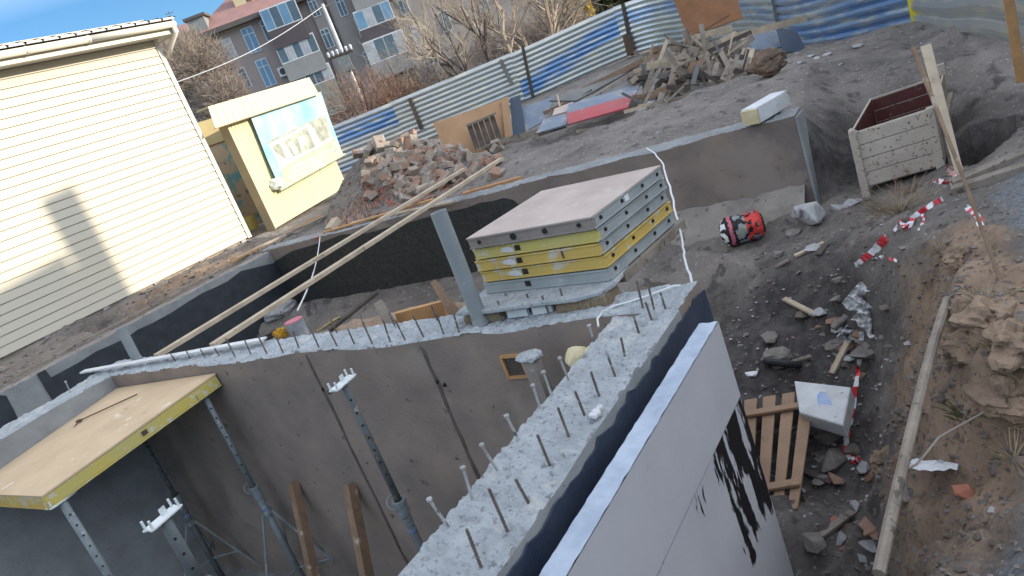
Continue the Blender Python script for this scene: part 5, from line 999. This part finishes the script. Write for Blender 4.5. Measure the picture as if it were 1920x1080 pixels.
for i, (px_, py_, r_, m, lab) in enumerate([(1598, 385, .09, 'stone_pale', 'flat grey stone in front of the cart foot'), (1525, 470, .1, 'stone_pale', 'flat pale stone on the dark slope'), (1462, 480, .08, 'stone', 'grey stone at the left of the dark slope'), (1490, 440, .1, 'stone', 'half buried grey stone near the concrete chunk'),
        (1540, 590, .11, 'stone_pale', 'pale elongated stone above the pit rubbish'), (1582, 612, .12, 'stone', 'rounded grey stone left of the rags'), (1568, 655, .1, 'stone', 'brownish stone below the rounded grey one'), (1590, 655, .09, 'brick', 'broken brick beside the hanging tape'),
        (1600, 672, .08, 'stone_pale', 'pale angular stone left of the hanging tape'), (1628, 668, .13, 'stone', 'brown clod right of the hanging tape'), (1365, 700, .045, 'stone_pale', 'tiny pink white pebble by the board'), (1408, 702, .06, 'white_plastic', 'small white lump beside the pit wall board'),
        (1440, 640, .13, 'stone', 'grey slab at the foot of the slope'), (1520, 1018, .1, 'stone', 'long grey stone below the pallet'), (1565, 985, .06, 'red_chip', 'red brick fragment below the pallet'), (1560, 820, .16, 'stone', 'grey boulder right of the pallet'), (1570, 870, .14, 'stone', 'lower grey boulder right of the pallet'),
        (1545, 905, .08, 'stone', 'dark stone at the lower right of the pallet'), (1860, 960, .03, 'stone_pale', 'pale stone in the rubble at the lower right'), (1700, 930, .08, 'stone', 'grey stone under the log'), (1762, 876, .05, 'stone_pale', 'flat pale slab fragment beside the log'), (1812, 925, .07, 'red_chip', 'pinkish brick lump in the rubble at the right')]):
    p = AG(px_, py_); mb = MB(); mb.stone(p+V((0, 0, r_*.2)), r_*.85, i+40, (1.35, .9, .6), 16); solo('rock', mb, m, lab, 'rock', bevel=.006)
# rags and rubbish
def rag(px_, py_, s, m, lab, seed):
    p = AG(px_, py_); n_ = (C0-p).normalized(); mb = MB(); a = n_.orthogonal().normalized(); b_ = n_.cross(a)
    mb.grid(lambda u, v: p+a*(u-.5)*s*1.2+b_*(v-.5)*s*(1+.5*noise.noise(V((u*3, v*2, seed+5))))+n_*(.03+.09*noise.noise(V((u*4, v*4, seed)))+.04*noise.noise(V((u*9, v*9, seed)))), 18, 18)
    return solo('rag', mb, m, lab, 'rag', smooth=False)
rag(1622, 568, .22, 'white_dirty', 'dirty white rag draped on the pit slope', 1); rag(1632, 600, .18, 'white_dirty', 'torn pale rag just above the hanging tape', 2); rag(1595, 632, .14, 'insul', 'greyish plastic scrap left of the tape', 3)
p = AG(1470, 692); mb = MB(); mb.ring(p+V((0, 0, .06)), (.5, -.2, .85), .13, .03, 24, 8); solo('tyre_scrap', mb, 'rubber', 'black curved piece of rubber half buried in the pit', 'rubber'); mb = MB(); mb.rock(p+V((.05, .05, .1)), .1, 3, 3, (1.2, 1, .6), .4); solo('rock', mb, 'stone', 'grey stone lying on the black rubber in the pit', 'rock')
# pallet, white box
ptl_ = thing('pallet', 'narrow wooden pallet of bare slats lying in the pit beside the black smears', 'pallet', AZ(1480, 840, -1.7))
T0, T1 = AZ(1396, 752, -1.56), AZ(1527, 730, -1.56); B0, B1 = AZ(1392, 972, -1.72), AZ(1495, 955, -1.72)
for k in range(4):
    u0, u1 = k/3.62, k/3.62+.185; a0, a1 = T0.lerp(T1, u0), T0.lerp(T1, u1); b0, b1 = B0.lerp(B1, u0), B0.lerp(B1, u1); mb = MB(); mb.plate([a0, a1, b1, b0], .022); obj('slat', mb, 'wood_new', ptl_, bevel=.003)
for v_ in (.17, .83):
    a0, a1 = T0.lerp(B0, v_), T1.lerp(B1, v_); mb = MB(); mb.beam(a0+V((0, 0, .03)), a1+V((0, 0, .03)), .07, .022); obj('cross_board', mb, 'wood_new', ptl_, bevel=.003)
    mb = MB(); mb.beam(a0-V((0, 0, .06)), a1-V((0, 0, .06)), .07, .09); obj('bearer', mb, 'wood_dark', ptl_)
bq = [AZ(1490, 712, -1.5), AZ(1597, 724, -1.48), AZ(1582, 796, -1.52), AZ(1500, 772, -1.54)]; t = thing('foam_box', 'white foam box lid with a blue oval, lying in the pit behind the pallet', 'box', (bq[0]+bq[2])/2)
mb = MB(); mb.plate([p-V((0, 0, .06)) for p in bq], .12); obj('body', mb, 'white_dirty', t, bevel=.012)
cx_ = bq[0].lerp(bq[1], .56).lerp(bq[3].lerp(bq[2], .56), .55); du = (bq[1]-bq[0]); dv = (bq[3]-bq[0]); mb = MB(); mb.prism([cx_+du*.12*math.cos(k*.35)+dv*.3*math.sin(k*.35)+V((0, 0, .002)) for k in range(18)], (0, 0, .002)); obj('oval_mark', mb, Mt('oval_blue', (.2, .32, .62), (.4, .46, .6), 6, .6, 0), t)
# log in the bank
mb = MB(); a = GP(1777, 562, .05); b_ = AD(1648, 1078, 2.62); mb.tube([a.lerp(b_, k/8)+V((0, -.0, .05*math.sin(math.pi*k/8)+.006*math.sin(k))) for k in range(9)], [.024, .025, .023, .024, .023, .024, .023, .024, .023], 9); solo('wooden_pole', mb, 'wood_old', 'long weathered pole lying down the pit bank at the right', 'pole', smooth=False)
for i, (px_, py_, r_, lab) in enumerate(((1850, 600, .13, 'tan lump of earth bulging from the bank top under the tape at the right edge'), (1905, 640, .12, 'tan lump of earth cut by the right edge of the picture'), (1822, 650, .1, 'tan lump of earth on the steep face right of the pole top'), (1800, 480, .09, 'brown lump of earth on the bank crest left of the stake'), (1660, 860, .09, 'brown earth lump left of the pole at the bank foot'), (1880, 745, .11, 'dark brown earth lump low at the right edge'))):
    p = AG(px_, py_); mb = MB(); mb.rock(p+V((0, 0, -.01)), r_, i+70, 4, (1.2, .9, .75), .75); solo('earth_lump', mb, 'tan_earth', lab, 'earth')
rnd = random.Random(77)
for k in range(46):
    if k < 26: px_, py_ = rnd.gauss(1575, 45), rnd.gauss(635, 45)
    else: px_, py_ = rnd.uniform(1500, 1640), rnd.uniform(790, 1060)
    if 1480 < px_ < 1605 and 700 < py_ < 800 or px_ < 1500+(py_-950)*.3: continue
    p = AG(px_, py_); r_ = rnd.uniform(.03, .075); mb = MB(); mb.stone(p+V((0, 0, r_*.25)), r_, k+300, (1.4, .9, .6), 14); solo('rubble_piece', mb, rnd.choice(['stone', 'stone', 'stone_pale', 'brick', 'clod_earth', 'stone_pale']), 'fist sized piece of rubble in the pit around the pallet and rags', 'rubble', 'rubble pieces in the pit', bevel=.004)
for k, (x0, y0, x1, y1) in enumerate(((1455, 500, 1478, 488), (1490, 480, 1545, 455), (1535, 478, 1550, 458), (1450, 690, 1520, 668), (1560, 700, 1590, 640), (1500, 880, 1560, 905), (1530, 1010, 1600, 960), (1470, 560, 1530, 590))):
    mb = MB(); mb.beam(GP(x0, y0, .03), GP(x1, y1, .05), .05, .02); solo('wood_scrap', mb, ('wood_old', 'wood_pale', 'wood_dark')[k % 3], 'splintered bit of board on the pit slope, '+('leftmost, near the bag', 'long thin one below the concrete chunk', 'short one beside the long thin one', 'next to the black rubber', 'by the hanging tape', 'right of the pallet', 'at the bottom near the red brick fragment', 'in the middle of the dark slope')[k], 'wood scrap')
# dry weeds in front of the cart, sprigs on the bank
def tuft(px_, py_, n, h, m, lab, nm='dry_weed', spread=.12):
    p = AG(px_, py_); mb = MB()
    for k in range(n):
        a = random.uniform(0, 6.28); r_ = random.uniform(0, spread); b0 = p+V((math.cos(a)*r_, math.sin(a)*r_, 0)); L_ = h*random.uniform(.4, 1.1); t_ = V((math.cos(a)*.8+random.uniform(-.3, .3), math.sin(a)*.8+random.uniform(-.3, .3), random.uniform(.3, 1.1))).normalized()
        mb.tube([b0, b0+t_*L_*.5, b0+t_*L_+V((0, 0, -.12*L_))], [.003, .0025, .0012], 3, False)
    return solo(nm, mb, m, lab, 'weed')
tuft(1690, 395, 150, .28, 'straw', 'bush of dry straw coloured stalks right in front of the cart', spread=.2)
tuft(1705, 362, 50, .2, 'twig_red', 'reddish dry stalks against the foot of the cart'); tuft(1812, 780, 60, .1, 'leaf_olive', 'small green weed sprig on the bank beside the pole', 'green_weed', .07)
for k_, (x_, y_, h_) in enumerate(((1850, 560, .12), (1880, 640, .14), (1900, 700, .12), (1800, 500, .09), (1840, 590, .1), (1900, 860, .14), (1760, 470, .08))): tuft(x_, y_, 45, h_, 'straw', 'dry grass roots on the tan bank, '+('just below the stake foot', 'at its steep face near the right edge', 'under the overhang at the right edge', 'near the bank top left of the stake', 'between stake foot and pole', 'low at the right edge above the rubble', 'close to the tied tape')[k_], 'dry_grass', .1)
tuft(1880, 800, 40, .12, 'straw', 'dry roots on the lower right bank', spread=.15)
mb = MB(); P = [AD(1672, 895, 3.0), AD(1720, 870, 3.05), AD(1760, 820, 3.15), AD(1810, 792, 3.2), AD(1850, 770, 3.25)]; mb.tube(P, .005, 5); solo('root', mb, 'twig_grey', 'thin bent root crossing the pole', 'root')
p = AG(1752, 880); mb = MB(); mb.grid(lambda u, v: p+V((.02-.16*v, .09-.2*u, .04+.06*v+.02*noise.noise(V((u*5, v*5, 0))))), 8, 8); solo('plastic_scrap', mb, 'white_dirty', 'whitish torn sheet in the rubble right of the pole', 'scrap')
# clods of earth on the slopes
rb = MB(); rnd = random.Random(31)
for k in range(900):
    x, y = (rnd.uniform(3.2, 8.2), rnd.uniform(.3, 2.6)) if rnd.random() < .65 else (rnd.uniform(1.8, 4.2), rnd.uniform(0, 1.2))
    if (x < 3.8 and y > 1.3) or (7.3 < x < 9.2 and .4 < y < 1.5): continue
    r_ = rnd.uniform(.01, .026)*(1.8 if rnd.random() < .06 else 1); rb.stone((x, y, gz(x, y)+r_*.1), r_, k, (1.4, 1, .6), 12)
tag(obj('earth_clods', rb, 'clod_earth', origin=(0, 0, 0)), 'brown clods of earth crumbled over the pit slopes', 'clods', kind='stuff')
# loose stones in the pit and on the gravel bank
rb = MB(); rnd = random.Random(3)
for k in range(1900):
    z_ = rnd.random()
    if z_ < .4: x, y = rnd.uniform(2.8, 7), rnd.uniform(.2, 2.6)
    elif z_ < .7: x, y = rnd.uniform(3.6, 8), rnd.uniform(-.6, .5)
    else: x, y = rnd.uniform(1.6, 4), rnd.uniform(-.1, 1.3)
    if (x < 3.8 and y > 1.35): continue
    rb.stone((x, y, gz(x, y)+.003), rnd.uniform(.005, .018)*(2.2 if rnd.random() < .06 else 1), k, (1.3, 1, .6), 9)
tag(obj('loose_stones', rb, 'stone', origin=(0, 0, 0)), 'small grey stones strewn over the pit slopes and gravel bank', 'stones', kind='stuff')
rb = MB()
for k in range(500):
    x, y = (rnd.uniform(2.9, 6.2), rnd.uniform(.9, 2.4)) if rnd.random() < .6 else (rnd.uniform(8, 17), rnd.uniform(.5, 8))
    if (x < 3.8 and y > 1.35) or (7.5 < x < 9.2 and .4 < y < 1.9): continue
    rb.stone((x, y, gz(x, y)+.004), rnd.uniform(.008, .02)*(1.5 if x > 8 else 1), k, (1.5, 1, .5), 9)
tag(obj('pale_crumbs', rb, 'stone_pale', origin=(0, 0, 0)), 'pale mortar crumbs scattered on the ground', 'crumbs', kind='stuff')
# ------------------------------------------------------------------ apartment block behind
fr_a = math.radians(2.5)
fu = V((math.sin(YA), -math.cos(YA), 0)); fu = V((fu.x*math.cos(fr_a)-fu.y*math.sin(fr_a), fu.x*math.sin(fr_a)+fu.y*math.cos(fr_a), 0)); fnn = V((-fu.y, fu.x, 0))
d0 = ray(560, 140); FO = C0+d0*(62/math.hypot(d0.x, d0.y))
if fnn.dot(C0-FO) < 0: fnn = -fnn
def FI(px_, py_, off=0.): d = ray(px_, py_); q = FO+fnn*off; return C0+d*((q-C0).dot(fnn)/d.dot(fnn))
def fsz(p): return (p-FO).dot(fu), p.z
def FP(s_, z, off=0.): return V((FO.x, FO.y, 0))+fu*s_+fnn*off+V((0, 0, z))
ap = thing('apartment_block', 'brown brick apartment block with glazed balconies and red roof, behind the kiosk', 'building', FP(0, -1))
sL = fsz(FI(385, 95))[0]; zE = fsz(FI(470, 40))[1]; sM = fsz(FI(583, 20))[0]; print('apt', sL, zE, sM, fsz(FI(1000, 50)), fsz(FI(650, 150)))
def fbox(s0, s1, z0, z1, o0, o1, m, nm, parent=ap, bevel=0):
    mb = MB(); mb.box8([FP(s0, z0, o0), FP(s1, z0, o0), FP(s1, z0, o1), FP(s0, z0, o1), FP(s0, z1, o0), FP(s1, z1, o0), FP(s1, z1, o1), FP(s0, z1, o1)]); return obj(nm, mb, m, parent, origin=ap['_o'])
fbox(sL, sM, -2, zE, -11, 0, 'apt_wall', 'wall'); fbox(sM, 32, -2, zE+.3, -11, .25, 'apt_wall2', 'wall')
fbox(sL-.5, sM, zE, zE+.35, -11.4, .6, 'apt_roofgrey', 'eave'); fbox(sM+.002, 32, zE+.302, zE+.65, -11.4, .8, 'apt_roofgrey', 'eave')
mb = MB(); mb.prism([FP(sL-.5, zE+.352, .6), FP(sL-.5, zE+.352, -11.4), FP(sL+4.5, zE+3.4, -5.4)], (0, 0, -.05)); 
mb = MB(); q = [FP(sL-.5, zE+.352, .6), FP(32, zE+.352, .6), FP(32, zE+.352, -11.4), FP(sL-.5, zE+.352, -11.4), FP(sL+3.5, zE+3.6, -5.4), FP(32, zE+3.6, -5.4)]
mb.add(q, [(0, 1, 5, 4), (3, 0, 4), (2, 3, 4, 5), (0, 3, 2, 1), (1, 2, 5)]); rf = obj('roof', mb, 'roof_red', ap)
for s0, w, h0 in ((sL+3.2, .9, 3.6), (sL+4.6, 1.1, 4.3)): fbox(s0, s0+w, zE+1.0, zE+h0, -2.6, -1.7, 'apt_cream', 'chimney', rf); fbox(s0-.1, s0+w+.1, zE+h0+.002, zE+h0+.25, -2.7, -1.6, 'apt_cream', 'chimney_cap', rf)
fbox(sL-.3, sL+1.0, zE+.36, zE+1.5, -1.2, .3, 'apt_grey', 'dormer', rf); fbox(sL-.5, sL+1.2, zE+1.502, zE+1.7, -1.4, .45, 'apt_roofgrey', 'dormer_roof', rf)
def win(px_, py_, w, h, gl='glass', fr='frame_white', nm='window', mull=1, trans=True, off=0., parent=ap):
    s_, z = fsz(FI(px_, py_, off)); k = .0455; w *= k; h *= k
    f = fbox(s_-w/2, s_+w/2, z-h/2, z+h/2, off+.0, off+.06, fr, nm, parent); n = mull+1; g_ = .06
    for i in range(n):
        a = s_-w/2+g_+i*(w-g_)/n; b_ = s_-w/2+(i+1)*(w-g_)/n; m_ = gl if isinstance(gl, str) else gl[i % len(gl)]
        if trans and h > 1: fbox(a, b_, z-h/2+g_, z+h*.22, off+.061, off+.075, m_, 'pane', f if parent is ap else parent); fbox(a, b_, z+h*.22+g_, z+h/2-g_, off+.061, off+.075, m_, 'pane', f if parent is ap else parent)
        else: fbox(a, b_, z-h/2+g_, z+h/2-g_, off+.061, off+.075, m_, 'pane', f if parent is ap else parent)
    return f
def loggia(px_, py_, w, hg, hp_, dep, pm, glz, lab=None, mull=3, sidem=None):
    s_, z = fsz(FI(px_, py_, dep)); k = .0455; w *= k; hg *= k; hp_ *= k
    b_ = fbox(s_-w/2, s_+w/2, z-hp_, z, .01, dep, pm, 'balcony')
    fbox(s_-w/2+.03, s_+w/2-.03, z+.002, z+hg, .01, dep-.05, sidem or pm, 'balcony_core', b_)
    g_ = .07; n = mull+1
    fbox(s_-w/2, s_+w/2, z+.004, z+hg+.05, dep-.049, dep, 'frame_white', 'glazing_frame', b_)
    for i in range(n):
        a = s_-w/2+g_+i*(w-g_)/n; c_ = s_-w/2+(i+1)*(w-g_)/n; fbox(a, c_, z+.08, z+hg-.04, dep+.001, dep+.012, glz[i % len(glz)], 'pane', b_)
    return b_
win(430, 92, 17, 34, 'curtain', mull=1); win(471, 75, 20, 42, 'glass_sky', mull=1); win(502, 56, 16, 34, 'glass', mull=1)
loggia(535, 48, 62, 34, 30, 1.1, 'apt_dark', ['glass_sky', 'glass', 'glass_sky', 'glass'], mull=3, sidem='apt_dark')
loggia(565, 108, 68, 30, 30, 1.0, 'apt_grey', ['glass', 'curtain', 'glass', 'curtain', 'glass'], mull=4)
win(499, 136, 20, 46, 'glass_sky', mull=1); win(458, 146, 14, 34, 'glass', mull=0); loggia(596, 158, 62, 26, 56, .9, 'apt_green', ['curtain', 'glass', 'glass'], mull=3)
win(588, 12, 14, 34, 'glass', off=.25); win(614, 72, 15, 32, 'glass', off=.25); win(640, 12, 14, 32, 'glass', off=.25)
loggia(693, -15, 66, 28, 22, 1.3, 'apt_grey', ['glass', 'curtain'], mull=3); loggia(708, 46, 64, 30, 36, 1.3, 'apt_dark', ['glass_sky', 'curtain', 'glass'], mull=3)
loggia(732, 108, 72, 36, 28, 1.4, 'apt_grey', ['curtain', 'glass', 'glass', 'curtain'], mull=3)
win(676, 50, 12, 34, 'glass', off=.25); win(692, 112, 12, 30, 'glass', off=.25); win(756, 8, 16, 34, 'glass', off=.25); win(784, 66, 18, 34, 'curtain', off=.25); win(835, 40, 18, 34, 'glass', off=.25); win(855, 120, 26, 28, 'glass', off=.25); win(905, 5, 18, 34, 'glass', off=.25); win(935, 75, 18, 34, 'curtain', off=.25); win(808, 130, 18, 30, 'glass', off=.25)
s_, z_ = fsz(FI(617, 21)); s2, z2 = fsz(FI(668, 128)); mb = MB(); mb.tube([FP(s_, zE, .36), FP(s_, -1.5, .36)], .07, 8); obj('downpipe', mb, 'apt_dark', ap)
s_, z_ = fsz(FI(533, 133, .3)); a_ = fbox(s_-.45, s_+.45, z_-.35, z_+.35, .05, .4, 'frame_white', 'air_conditioner'); mb = MB(); mb.cyl(FP(s_-.1, z_, .401), FP(s_-.1, z_, .41), .25, n=16); obj('fan', mb, 'apt_dark', a_, origin=ap['_o'])
s_, z_ = fsz(FI(748, 158, .5))
for k in range(9): fbox(s_-1.3+k*.32, s_-1.3+k*.32+.16, z_-.75, z_+.6, .5, .55, 'wood_pale', 'picket')
fbox(s_-1.5, s_+1.6, z_-1.2, z_+.75, .26, .45, 'apt_dark', 'recess')
# little red roofed house with white things, far left
hs = thing('distant_house', 'distant red roofed house seen between the cream roof and the apartment block', 'building', FP(sL-4, -1, -20)); q0 = AD(352, 62, 80)
def obox(c, a, b_, h, m, nm): mb = MB(); mb.prism([c-fu*a-fnn*b_, c+fu*a-fnn*b_, c+fu*a+fnn*b_, c-fu*a+fnn*b_], (0, 0, h)); return obj(nm, mb, m, hs)
obox(q0-V((0, 0, 4.6)), 3.2, 4, 4, 'apt_cream', 'wall'); mb = MB(); c = q0-V((0, 0, .6)); mb.add([c-fu*3.6-fnn*4.4, c+fu*3.6-fnn*4.4, c+fu*3.6+fnn*4.4, c-fu*3.6+fnn*4.4, c-fu*1+V((0, 0, 1.6)), c+fu*1+V((0, 0, 1.6))], [(0, 1, 5, 4), (1, 2, 5), (2, 3, 4, 5), (3, 0, 4), (0, 3, 2, 1)]); obj('roof', mb, 'roof_red', hs)
mb = MB(); c = AD(338, 68, 70); mb.tube([c, c+V((0, 0, 2.4))], .04, 5); mb.tube([c+V((0, 0, 2.2))-fu*.4, c+V((0, 0, 2.2))+fu*.4], .03, 4); obj('aerial', mb, 'slate', hs)
mb = MB(); c = AD(325, 62, 60); mb.rock(c, .35, 2, 2, (1, 1, .7)); obj('satellite_dish', mb, 'frame_white', hs)
# utility pole and wires
pb_ = AD(672, 170, 38); pt = AD(600, 5, 38); pb_.x, pb_.y = AD(664, 152, 38).x, AD(664, 152, 38).y; t = thing('utility_pole', 'pale utility pole with a transformer cluster in front of the apartment block', 'pole', (pb_.x, pb_.y, -.5))
top = V((pb_.x, pb_.y, AD(606, 14, 38).z)); mb = MB(); mb.tube([V((pb_.x, pb_.y, -.5)), top], [.13, .085], 10); obj('shaft', mb, 'white_dirty', t)
for k, zf in enumerate((.985,)): mb = MB(); mb.beam(top-V((0, 0, .15))-fu*.7, top-V((0, 0, .15))+fu*.7, .08, .08); obj('crossarm', mb, 'slate', t)
c = AD(636, 104, 37.8); c = V((pb_.x, pb_.y, c.z)); mb = MB(); mb.beam(c-fu*.75, c+fu*.55, .4, .12); obj('bracket', mb, 'wood_dark', t)
for k in range(6): mb = MB(); q_ = c+fu*(-.7+k*.24)+fnn*.15; mb.tube([q_, q_+V((0, 0, .22)), q_+V((0, 0, .3))], [.05, .08, .03], 8); obj('insulator', mb, 'frame_white', t)
mb = MB(); mb.prism([c-fu*.35-V((0, 0, .9))+fnn*.1, c+fu*.25-V((0, 0, .9))+fnn*.1, c+fu*.25-V((0, 0, .9))+fnn*.5, c-fu*.35-V((0, 0, .9))+fnn*.5], (0, 0, .75)); obj('transformer', mb, 'steel', t)
for k, (e, m_) in enumerate(((AD(300, 165, 30), .35), (AD(-20, 300, 24), .5))):
    a = top-V((0, 0, .1)); mb = MB(); mb.tube([a.lerp(e, i/20)-V((0, 0, m_*math.sin(math.pi*i/20))) for i in range(21)], .016, 4); solo('overhead_wire', mb, 'frame_white' if k == 0 else 'black', ('pale wire running from the pole towards the bushy tree', 'dark wire running from the pole to the far left')[k], 'wire') if k == 0 else None
# ------------------------------------------------------------------ trees
def branch(tb, tw, p, d, L, r_, lv, rnd, ml, gn=.0):
    n = 4; P = [p]; dd = d.copy()
    for i in range(n): dd = (dd+V([rnd.gauss(0, .13) for _ in range(3)])+V((0, 0, gn))).normalized(); P.append(P[-1]+dd*L/n)
    R = [r_*(1-.45*i/n) for i in range(n+1)]; (tb if lv < 2 else tw).tube(P, R, 6 if lv < 2 else 3, False)
    if lv >= ml: return
    k = rnd.randint(3, 5) if lv else rnd.randint(5, 7)
    for i in range(k):
        t_ = rnd.uniform(.25, 1); j = min(int(t_*n), n-1); q = P[j].lerp(P[j+1], t_*n-j); ax = V([rnd.gauss(0, 1) for _ in range(3)]).normalized(); nd = (dd+ax*rnd.uniform(.45, .95)).normalized(); branch(tb, tw, q, nd, L*rnd.uniform(.5, .75), R[j]*.6, lv+1, rnd, ml, gn)
def tree(base, h, seed, lab, stems=1, lean=V((0, 0, 1)), m=('bark_pale', 'bark_pale'), ml=4, r_=.12, spread=.35, gn=.06, nm='bare_tree'):
    rnd = random.Random(seed); t = thing(nm, lab, 'tree', base); tb, tw = MB(), MB()
    for s_ in range(stems):
        a = 6.28*s_/stems+rnd.random(); d = (lean+V((math.cos(a), math.sin(a), 0))*spread*(stems > 1)).normalized(); branch(tb, tw, base+V((math.cos(a), math.sin(a), 0))*.1*(stems > 1), d, h*.62, r_, 0, rnd, ml, gn)
    obj('trunk', tb, m[0], t); obj('crown', tw, m[1], t); return t
def tb_(px_, py_, d): p = AD(px_, py_, d); return V((p.x, p.y, -.4))
tree(tb_(915, 130, 34), 6.5, 1, 'bare tree with pale branches spreading left over the apartment block', 1, r_=.13, lean=V((-.1, .25, 1)), m=('bark_dark', 'bark_pale'))
tree(tb_(886, 150, 33), 6, 2, 'slim bare tree left of the middle, reaching above the picture', 2, r_=.1, spread=.3, m=('bark_dark', 'bark_pale'))
tree(tb_(975, 120, 32), 6.5, 3, 'bare tree with a straight pale trunk behind the fence post', 1, r_=.13, lean=V((0, .05, 1)))
tree(tb_(1018, 90, 36), 6.5, 4, 'many stemmed bare tree right of the straight trunk', 4, r_=.12, spread=.38)
tree(tb_(800, 160, 38), 5, 6, 'tangled bare bush before the right part of the apartment block', 4, r_=.07, spread=.7, m=('bark_dark', 'twig_grey'))
tree(tb_(1060, 70, 40), 6, 7, 'bare brown tree behind the yellow shrub', 3, r_=.1, spread=.5, m=('bark_dark', 'twig_grey'))
def bush(cp, rad, n, seed, lab, m, nm='bare_bush', L=.5, r_=.008, base=None, sq=(1, 1, 1), leaf=None):
    rnd = random.Random(seed); t = thing(nm, lab, 'bush', (cp.x, cp.y, -.5)); mb = MB()
    for k in range(n):
        d = V([rnd.gauss(0, 1) for _ in range(3)]).normalized(); rr = rnd.random()**.45; w = 1+.25*noise.noise(d*2+V((seed, 0, 0))); p = cp+V((d.x*rad*sq[0], d.y*rad*sq[1], d.z*rad*sq[2]))*rr*w
        e = (d*.7+V((rnd.gauss(0, .6), rnd.gauss(0, .6), rnd.gauss(.35, .5)))).normalized(); q = p+e*L*rnd.uniform(.5, 1.3)
        if leaf: s_ = leaf*rnd.uniform(.6, 1.4); a = e.orthogonal().normalized()*s_; mb.add([p-a, p+e*s_, p+a, p-e*s_], [(0, 1, 2, 3)])
        else: mb.tube([p, p.lerp(q, .5)+V([rnd.gauss(0, .04) for _ in range(3)]), q], [r_, r_*.8, r_*.4], 3, False)
    obj('crown', mb, m, t); tk = MB()
    for k in range(9): a = rnd.random()*6.28; e = cp+V((math.cos(a)*rad*.5*sq[0], math.sin(a)*rad*.5*sq[1], rnd.uniform(-.2, .5)*rad)); b0 = V((cp.x, cp.y, -.5)); tk.tube([b0, b0.lerp(e, .5)+V((0, 0, .2)), e], [.06, .04, .02], 5, False)
    obj('trunk', tk, 'bark_dark', t); return t
bush(AD(372, 150, 34), 1.9, 9000, 1, 'rounded grey tree with dense bare twigs behind the cream building', 'twig_grey', 'twiggy_tree', .45, .009, sq=(1, 1, 1.15))
bush(AD(330, 125, 36), 1.6, 5000, 2, 'brownish twiggy tree close against the corner of the cream building', 'twig_grey', 'twiggy_tree', .45, .009)
bush(AD(420, 195, 33), 1.3, 3500, 3, 'lower twiggy bush behind the awning of the kiosk', 'twig_grey', 'twiggy_tree', .4, .009)
bush(AD(668, 190, 33), 1.2, 1500, 4, 'thicket of dry reddish brown stems behind the left part of the fence', 'twig_red', 'dry_thicket', .6, .008, sq=(2.0, 2.0, 1.0))
bush(AD(735, 190, 34), 1.0, 1600, 9, 'dry brown bush behind the fence right of the red thicket', 'twig_red', 'dry_thicket', .45, .01, sq=(1.8, 1.8, .7))
bush(AD(815, 160, 35), 1.1, 2400, 5, 'greyish bush with tan twigs behind the galvanised part of the fence', 'twig_grey', 'dry_thicket', .5, .009, sq=(1.8, 1.8, .9))
bush(AD(1088, 12, 42), 1.2, 1500, 6, 'bright yellow autumn shrub at the top behind the fence', 'leaf_yellow', 'yellow_shrub', leaf=.13, sq=(.55, .55, 1.6))
bush(AD(1130, -10, 46), 1.8, 5200, 7, 'dark olive hedge at the top behind the fence', 'leaf_olive', 'evergreen_hedge', leaf=.12, sq=(1.5, 1.5, 1))
bush(AD(1215, -45, 46), 1.8, 4200, 12, 'dark olive bush right of the hedge above the fence', 'leaf_olive', 'evergreen_hedge', leaf=.12, sq=(1.5, 1.5, 1))
bush(AD(1030, 60, 40), 1.1, 2600, 8, 'brown twiggy undergrowth at the foot of the many stemmed tree', 'twig_grey', 'dry_thicket', .45, .01, sq=(2.2, 2.2, .8))
bush(AD(925, 90, 40), 1.1, 2400, 10, 'brown twiggy undergrowth between the bare trees', 'twig_grey', 'dry_thicket', .45, .01, sq=(1.8, 1.8, .9))
# ------------------------------------------------------------------ neighbouring building behind the viewer: its shade covers the site
sdh = V((SD.x, SD.y, 0)).normalized(); pr_ = V((sdh.y, -sdh.x, 0)); 
if pr_.dot(V((1, 0, 0))) < 0: pr_ = -pr_        # to the right, seen towards the sun... positive = beyond the chimney
cxy = V((6.45, 13.3, 0))+sdh*26; tn = math.tan(SUN_EL)
nb = thing('neighbouring_house', 'large rendered building with chimney standing on the sunny side of the site, behind the viewer', 'building', cxy)
def nbox(a0, a1, b0, b1, z0, z1, m, nm, parent=None): mb = MB(); mb.box8([cxy+pr_*a+sdh*b_+V((0, 0, z)) for z in (z0, z1) for a, b_ in ((a0, b0), (a1, b0), (a1, b1), (a0, b1))]); return obj(nm, mb, m, parent or nb, origin=nb['_o'])
hm = .8+26*tn
nbox(-36, .0, .5, 11, -1, hm, 'caster', 'main_block'); nbox(-36.3, -.2, .3, 11.3, hm+.002, hm+.2, 'roof_dark', 'roof_slab')
nbox(-.32, .24, .05, .45, -1, 2.15+26*tn, 'brick', 'chimney'); nbox(-2.6, -.37, .1, .49, hm-1, hm+.45, 'caster', 'parapet')
nbox(.25, 12, .5, 11, -1, 26*tn-.62, 'caster', 'shade_wing')  # unseen wing added so that its shade covers the debris and right fence
for k in range(8):
    for j in range(2): nbox(-34+k*4.2, -32.2+k*4.2, .46, .499, 1+j*3.6, 2.9+j*3.6, 'glass', 'window')
